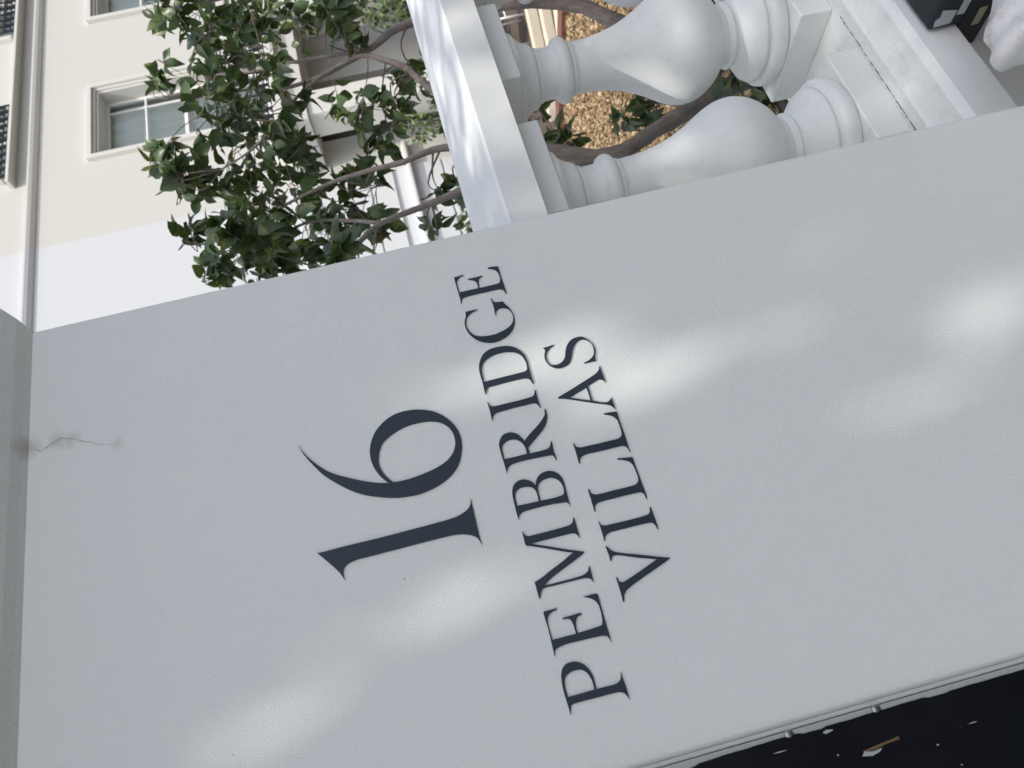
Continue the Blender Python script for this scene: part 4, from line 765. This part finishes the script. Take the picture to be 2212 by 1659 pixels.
# ------------------------------------------------------------------ evergreen shrub behind the balustrade
shrub = tag(empty('evergreen_shrub', (1.65, 0.95, 0.18)), 'glossy dark green evergreen shrub with grey brown stems behind the balustrade', 'shrub')
STEMS = [
    [(1.62, .95, .16, .030), (1.72, .94, .5, .028), (1.89, .90, .80, .024), (2.00, .90, .90, .021), (2.07, .90, 1.10, .018), (2.10, .92, 1.42, .013), (2.07, .96, 1.56, .010), (2.04, 1.0, 1.75, .007), (2.05, 1.02, 1.92, .0045), (2.07, 1.05, 2.06, .0025)],
    [(1.66, .92, .16, .042), (1.58, .90, .45, .036), (1.52, .90, .64, .025), (1.45, .90, .82, .023), (1.39, .90, .99, .021), (1.44, .90, 1.22, .018), (1.544, .90, 1.405, .0105), (1.528, .90, 1.544, .008), (1.545, .92, 1.62, .0065), (1.58, .97, 1.74, .006), (1.56, 1.0, 1.9, .004), (1.55, 1.05, 2.03, .0025)],
    [(1.39, .91, .99, .020), (1.55, .93, 1.22, .018), (1.79, .90, 1.412, .012), (1.88, .90, 1.459, .0095), (1.934, .90, 1.515, .009), (2.0, .92, 1.60, .007), (1.98, .98, 1.78, .005), (1.84, 1.02, 1.95, .004), (1.80, 1.05, 2.08, .0025)],
    [(1.40, .90, .96, .018), (1.39, .89, 1.2, .016), (1.385, .90, 1.389, .012), (1.365, .90, 1.491, .0095), (1.336, .90, 1.635, .0075), (1.305, .92, 1.708, .0075), (1.30, 1.0, 1.84, .005), (1.27, 1.06, 1.98, .0025)],
    [(1.336, .90, 1.635, .006), (1.42, .96, 1.72, .005), (1.48, 1.0, 1.85, .004), (1.46, 1.05, 2.0, .0025)],
    [(2.07, .96, 1.56, .006), (2.2, 1.05, 1.80, .005), (2.26, 1.1, 1.98, .004), (2.28, 1.1, 2.08, .0025)],
]
nodes = []
for s in STEMS:
    pth = smooth_path(s, 7); bm = bmesh.new(); bm_tube(bm, pth, 10, 0.07)
    from_bm('stem', bm, MAT['bark'], shrub, smooth=True)
    nodes += [(p, r) for p, r in pth if p.z > 0.7]
twig_bm = bmesh.new(); items = []
camp = Vector((0, -0.7, 1.55))
def add_leaf_cluster(tip, base, n, L0, L1):
    axis = (tip - base); ln = axis.length; axis = axis.normalized()
    for q in range(n):
        s = random.uniform(0.35, 1.05)
        p = base + axis * ln * s
        side = Vector((random.gauss(0, 1), random.gauss(0, 1), random.gauss(0, 1))); side = (side - axis * side.dot(axis)).normalized()
        d = (side * random.uniform(.6, 1.1) + axis * random.uniform(.1, .8) + Vector((0, 0, random.uniform(-.55, .15)))).normalized()
        nrm = Vector((random.gauss(-.15, .55), random.gauss(-.45, .55), random.gauss(.75, .5)))
        items.append((tuple(p + d * .006), rot_from(d, nrm), random.uniform(L0, L1), random.randrange(6)))
for (bx, by, bz, br, n) in BLOBS:
    for q in range(int(round(n * (1.1 if bz > 1.35 else 1.2)))):
        v = Vector((random.gauss(0, 1), random.gauss(0, 1) * 1.3, random.gauss(0, 1))).normalized() * br * random.random() ** .45
        tip = Vector((bx, by, bz)) + v
        if tip.y < 0.50: tip.y = 0.50 + random.random() * .1
        best = min(nodes, key=lambda nd: (nd[0] - tip).length + (0.25 if nd[0].z > tip.z else 0))
        b0 = best[0]; d = tip - b0
        mid = b0 + d * .5 + Vector((random.uniform(-.05, .05), random.uniform(-.05, .05), random.uniform(-.02, .06)))
        r0 = min(best[1] * .5, .0028 + .004 * d.length)
        pth = smooth_path([(*b0, r0), (*mid, max(.0018, r0 * .7)), (*tip, .0012)], 4)
        bm_tube(twig_bm, pth, 4, 0.1)
        if d.length > .15: nodes += [(p, r) for p, r in pth[3:-1]]
        base = pth[max(0, len(pth) - 5)][0] if d.length > .05 else b0
        if (tip - base).length > .22: base = tip + (base - tip).normalized() * .2
        add_leaf_cluster(tip, base, random.randint(4, 7), .040, .080)
from_bm('twigs', twig_bm, MAT['twig'], shrub)['kind'] = 'stuff'
# the largest leaves as seen are single parts, the rest one mass
def app(it): return it[2] / ((Vector(it[0]) - camp).length ** 1.5)
items.sort(key=app, reverse=True)
lm = []
for k, (V, F) in enumerate(PROTOS):
    me = quick_mesh('leaf', V, F); me.materials.append(MAT['leaf'])
    me.polygons.foreach_set('use_smooth', [True] * len(me.polygons)); lm.append(me)
inv = shrub.matrix_world.inverted()
for (p, rot, L, k) in items[:300]:
    o = bpy.data.objects.new('leaf', lm[k]); COL.objects.link(o)
    o.parent = shrub; o.matrix_parent_inverse = inv
    o.matrix_basis = Matrix.Translation(p) @ rot.to_4x4() @ Matrix.Scale(L, 4)
o = link('leaf_mass', leaves_mesh('leaf_mass', items[300:]), MAT['leaf']); reparent_keep(o, shrub); o['kind'] = 'stuff'

# ------------------------------------------------------------------ gravel stones
def stones(name, n, x0, x1, y0, y1, z, mat):
    ph = (1 + 5 ** .5) / 2
    ico = np.array([(-1, ph, 0), (1, ph, 0), (-1, -ph, 0), (1, -ph, 0), (0, -1, ph), (0, 1, ph), (0, -1, -ph), (0, 1, -ph), (ph, 0, -1), (ph, 0, 1), (-ph, 0, -1), (-ph, 0, 1)]) / 1.9
    IF = np.array([(0, 11, 5), (0, 5, 1), (0, 1, 7), (0, 7, 10), (0, 10, 11), (1, 5, 9), (5, 11, 4), (11, 10, 2), (10, 7, 6), (7, 1, 8), (3, 9, 4), (3, 4, 2), (3, 2, 6), (3, 6, 8), (3, 8, 9), (4, 9, 5), (2, 4, 11), (6, 2, 10), (8, 6, 7), (9, 8, 1)])
    P = np.stack([rng.uniform(x0, x1, n), rng.uniform(y0, y1, n), np.full(n, z) + rng.uniform(0, .012, n)], 1)
    S = rng.lognormal(math.log(.0105), .48, n)[:, None] * rng.uniform(.65, 1.35, (n, 3)); S[:, 2] *= .7
    V = ico[None] * rng.uniform(.72, 1.2, (n, 12, 1)) * S[:, None]
    a = rng.uniform(0, 6.28, n); c, s = np.cos(a)[:, None], np.sin(a)[:, None]
    X = V[..., 0] * c - V[..., 1] * s; Yv = V[..., 0] * s + V[..., 1] * c
    V = np.stack([X, Yv, V[..., 2]], -1) + P[:, None]
    Fc = (IF[None] + (np.arange(n) * 12)[:, None, None]).reshape(-1, 3)
    me = bpy.data.meshes.new(name); me.vertices.add(n * 12); me.vertices.foreach_set('co', V.reshape(-1))
    me.loops.add(len(Fc) * 3); me.loops.foreach_set('vertex_index', Fc.reshape(-1).astype(np.int32))
    me.polygons.add(len(Fc)); me.polygons.foreach_set('loop_start', np.arange(0, len(Fc) * 3, 3, dtype=np.int32)); me.polygons.foreach_set('loop_total', np.full(len(Fc), 3, dtype=np.int32))
    me.update(calc_edges=True); me.validate()
    return link(name, me, mat)
tag(stones('gravel', 30000, 1.0, 4.36, 1.35, 4.6, 0.192, MAT['gravel']), 'golden brown loose gravel on the garden path', 'gravel', kind='stuff')

# edging, cream planks, dark planting beyond the gravel
ed = tag(empty('path_edging', (4.4, 3, .18)), 'red brown brick edging along the far side of the gravel', 'edging')
for k in range(22):
    y = 1.5 + k * .225
    box('brick', 4.365 + random.uniform(-.004, .004), 4.465, y, y + .215, .15, .245 + random.uniform(-.004, .004), MAT['brick'], ed, 0.006)
for k, (xa, ya, xb, yb, h, lab) in enumerate(((4.62, 2.88, 4.40, 3.22, .05, 'thin cream painted plank lying nearest the brick edging'), (5.02, 3.09, 4.50, 3.47, .075, 'cream painted plank lying in the middle of the three beside the gravel'), (5.45, 3.38, 4.55, 3.98, .085, 'longest cream painted plank lying next to the dark planting'))):
    L = math.hypot(xb - xa, yb - ya); wd = .05; bm = bmesh.new()
    pr = [(-L / 2, -wd), (L / 2 - .09, -wd), (L / 2, 0), (L / 2 - .09, wd), (-L / 2, wd)]
    a = [bm.verts.new((x_, y_, 0)) for x_, y_ in pr]; b = [bm.verts.new((x_, y_, h)) for x_, y_ in pr]
    bm.faces.new(a[::-1]); bm.faces.new(b)
    for q in range(5): bm.faces.new((a[q], a[(q + 1) % 5], b[(q + 1) % 5], b[q]))
    bmesh.ops.recalc_face_normals(bm, faces=bm.faces); bmesh.ops.bevel(bm, geom=bm.edges[:], offset=.004, segments=1, affect='EDGES')
    o = from_bm('plank', bm, MAT['cream_board']); o.location = ((xa + xb) / 2, (ya + yb) / 2, .18); o.rotation_euler = (0, 0, math.atan2(yb - ya, xb - xa))
    tag(o, lab, 'plank', 'cream planks beside the gravel')

def bush(name, label, cx, cy, cz, rx, ry, rz, n, L0, L1, mat, group=None, cat='shrub'):
    root = tag(empty(name, (cx, cy, .18)), label, cat, group)
    bm = bmesh.new()
    for k in range(9):
        t = Vector((cx + random.uniform(-rx, rx) * .7, cy + random.uniform(-ry, ry) * .7, cz + rz * random.uniform(.2, .9)))
        bm_tube(bm, smooth_path([(cx + random.uniform(-.05, .05), cy, .16, .012), ((cx + t.x) / 2, (cy + t.y) / 2, .16 + (t.z - .16) * .6, .008), (*t, .003)], 4), 5)
    from_bm('stem', bm, MAT['bark'], root)
    it = []
    for k in range(n):
        v = Vector((random.gauss(0, 1), random.gauss(0, 1), random.gauss(0, 1))).normalized() * random.random() ** .4
        p = (cx + v.x * rx, cy + v.y * ry, cz + v.z * rz)
        d = (v + Vector((random.gauss(0, .5), random.gauss(0, .5), random.gauss(0, .5) - .2))).normalized()
        it.append((p, rot_from(d, (random.gauss(0, .5), random.gauss(-.4, .5), random.gauss(.8, .4))), random.uniform(L0, L1), random.randrange(6)))
    o = link('foliage', leaves_mesh('foliage', it), mat); reparent_keep(o, root); o['kind'] = 'stuff'
    return root
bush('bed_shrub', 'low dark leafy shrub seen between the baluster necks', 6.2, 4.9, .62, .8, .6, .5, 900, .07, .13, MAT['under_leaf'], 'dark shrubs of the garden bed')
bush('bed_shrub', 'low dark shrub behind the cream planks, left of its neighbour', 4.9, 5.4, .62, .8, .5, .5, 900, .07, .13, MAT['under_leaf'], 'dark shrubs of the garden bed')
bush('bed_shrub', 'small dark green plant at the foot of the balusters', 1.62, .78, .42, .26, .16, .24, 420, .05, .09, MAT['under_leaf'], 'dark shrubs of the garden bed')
bush('climber', 'pale green climbing plant on the ground floor wall near the porch', 10.9, 7.2, 1.1, .55, .25, .62, 700, .07, .13, MAT['far_leaf'], 'pale climbers by the house', 'climber')
bush('climber', 'small pale climber low on the white stretch of wall', 8.4, 7.5, 1.12, .30, .12, .30, 160, .06, .11, MAT['far_leaf'], 'pale climbers by the house', 'climber')

# white metal garden chair half hidden beyond the gravel
ch = tag(empty('garden_chair', (5.68, 3.85, .18)), 'thin white metal garden chair beyond the cream planks', 'chair')
for (x, y) in ((5.53, 3.7), (5.83, 3.7), (5.53, 4.0), (5.83, 4.0)):
    b2 = bmesh.new(); bm_tube(b2, [(Vector((x, y, .17)), .009), (Vector((x * .98 + 5.68 * .02, y, .60)), .009)], 8)
    from_bm('leg', b2, MAT['frame'], ch, smooth=True)
bm = bmesh.new(); bm_box(bm, 5.50, 5.86, 3.67, 4.03, .60, .62, .004); from_bm('seat', bm, MAT['frame'], ch)
b2 = bmesh.new(); bm_tube(b2, smooth_path([(5.53, 4.01, .62, .009), (5.53, 4.06, 1.0, .009), (5.68, 4.08, 1.1, .009), (5.83, 4.06, 1.0, .009), (5.83, 4.01, .62, .009)], 6), 8)
from_bm('backrest', b2, MAT['frame'], ch, smooth=True)
for y in (3.7, 4.0):
    b2 = bmesh.new(); bm_tube(b2, [(Vector((5.53, y, .38)), .006), (Vector((5.83, y, .38)), .006)], 6); from_bm('stretcher', b2, MAT['frame'], ch, smooth=True)

# ------------------------------------------------------------------ street tree on the pavement, its crown shades the pier
tree = tag(empty('street_tree', (-2.9, -4.6, 0)), 'tall leafy street tree on the pavement shading the gate pier', 'tree')
CZ = 6.4
off = SUN * ((CZ - 1.5) / -SUN.z)
CC = Vector((0.32, 0.05, 1.5)) - off
bm = bmesh.new()
bm_tube(bm, smooth_path([(-2.9, -4.6, -.05, .22), (-2.85, -4.62, 1.8, .18), (-2.6, -4.6, 3.6, .15), (-2.0, -4.3, 5.0, .11), (CC.x - .3, CC.y, CZ, .06)], 5), 12, .05)
from_bm('trunk', bm, MAT['bark'], tree, smooth=True)
for k in range(9):
    a = k / 9 * 6.28; bm = bmesh.new()
    bm_tube(bm, smooth_path([(-2.25, -4.45, 4.5, .06), (CC.x + math.cos(a) * 1.1, CC.y + math.sin(a) * 1.1, CZ - .4, .014), (CC.x + math.cos(a) * 2.2, CC.y + math.sin(a) * 2.2, CZ + .3, .005)], 4), 7, .05)
    from_bm('limb', bm, MAT['bark'], tree, smooth=True)
def shadow_xz(p):
    t = -p.y / SUN.y; return p.x + SUN.x * t, p.z + SUN.z * t
def seg_d(px, pz, g):
    ax, az, bx, bz, wd = g; dx, dz = bx - ax, bz - az
    s = max(0, min(1, ((px - ax) * dx + (pz - az) * dz) / (dx * dx + dz * dz)))
    return math.hypot(px - ax - s * dx, pz - az - s * dz) - wd
it = []
for k in range(52000):
    v = Vector((random.gauss(0, 1), random.gauss(0, 1), random.gauss(0, 1))).normalized() * random.random() ** .42
    if k >= 40000: p = CC + Vector((v.x * 1.1, v.y * 1.1, v.z * 1.0))
    elif k < 30000: p = CC + Vector((v.x * 2.25, v.y * 2.3, v.z * 1.1))
    else: p = CC + Vector((-1.2 + v.x * 3.6, -2.6 + v.y * 3.0, .2 + v.z * 1.4))     # the rest of the crown, over the pavement
    d = Vector((random.gauss(0, 1), random.gauss(0, 1), random.gauss(-.3, .7))).normalized()
    L = random.uniform(.07, .11); pm = p + d * (L * .5)            # leaf middle
    x, z = shadow_xz(pm)
    if min(seg_d(x, z, q) for q in SUN_GAPS) < .0245: continue            # leaves left out so chosen sun streaks reach the pier
    # crown also thinned along the sun's path so light reaches coping and balusters
    tz = (1.44 - pm.z) / SUN.z; cx_, cy_ = pm.x + SUN.x * tz, pm.y + SUN.y * tz
    if cx_ - .385 * cy_ > .58 and cx_ < 2.2 and 0.02 < cy_ < 0.44 and random.random() < .90: continue
    tb = (0.13 - pm.y) / SUN.y; bx_, bz_ = pm.x + SUN.x * tb, pm.z + SUN.z * tb
    if 0.60 < bx_ < 1.7 and 0.62 < bz_ < 1.30 and random.random() < .80: continue
    it.append((tuple(p), rot_from(d, (random.gauss(0, .5), random.gauss(0, .5), 1)), L, random.randrange(6)))
o = link('crown', leaves_mesh('crown', it), MAT['street_leaf']); reparent_keep(o, tree); o['kind'] = 'stuff'
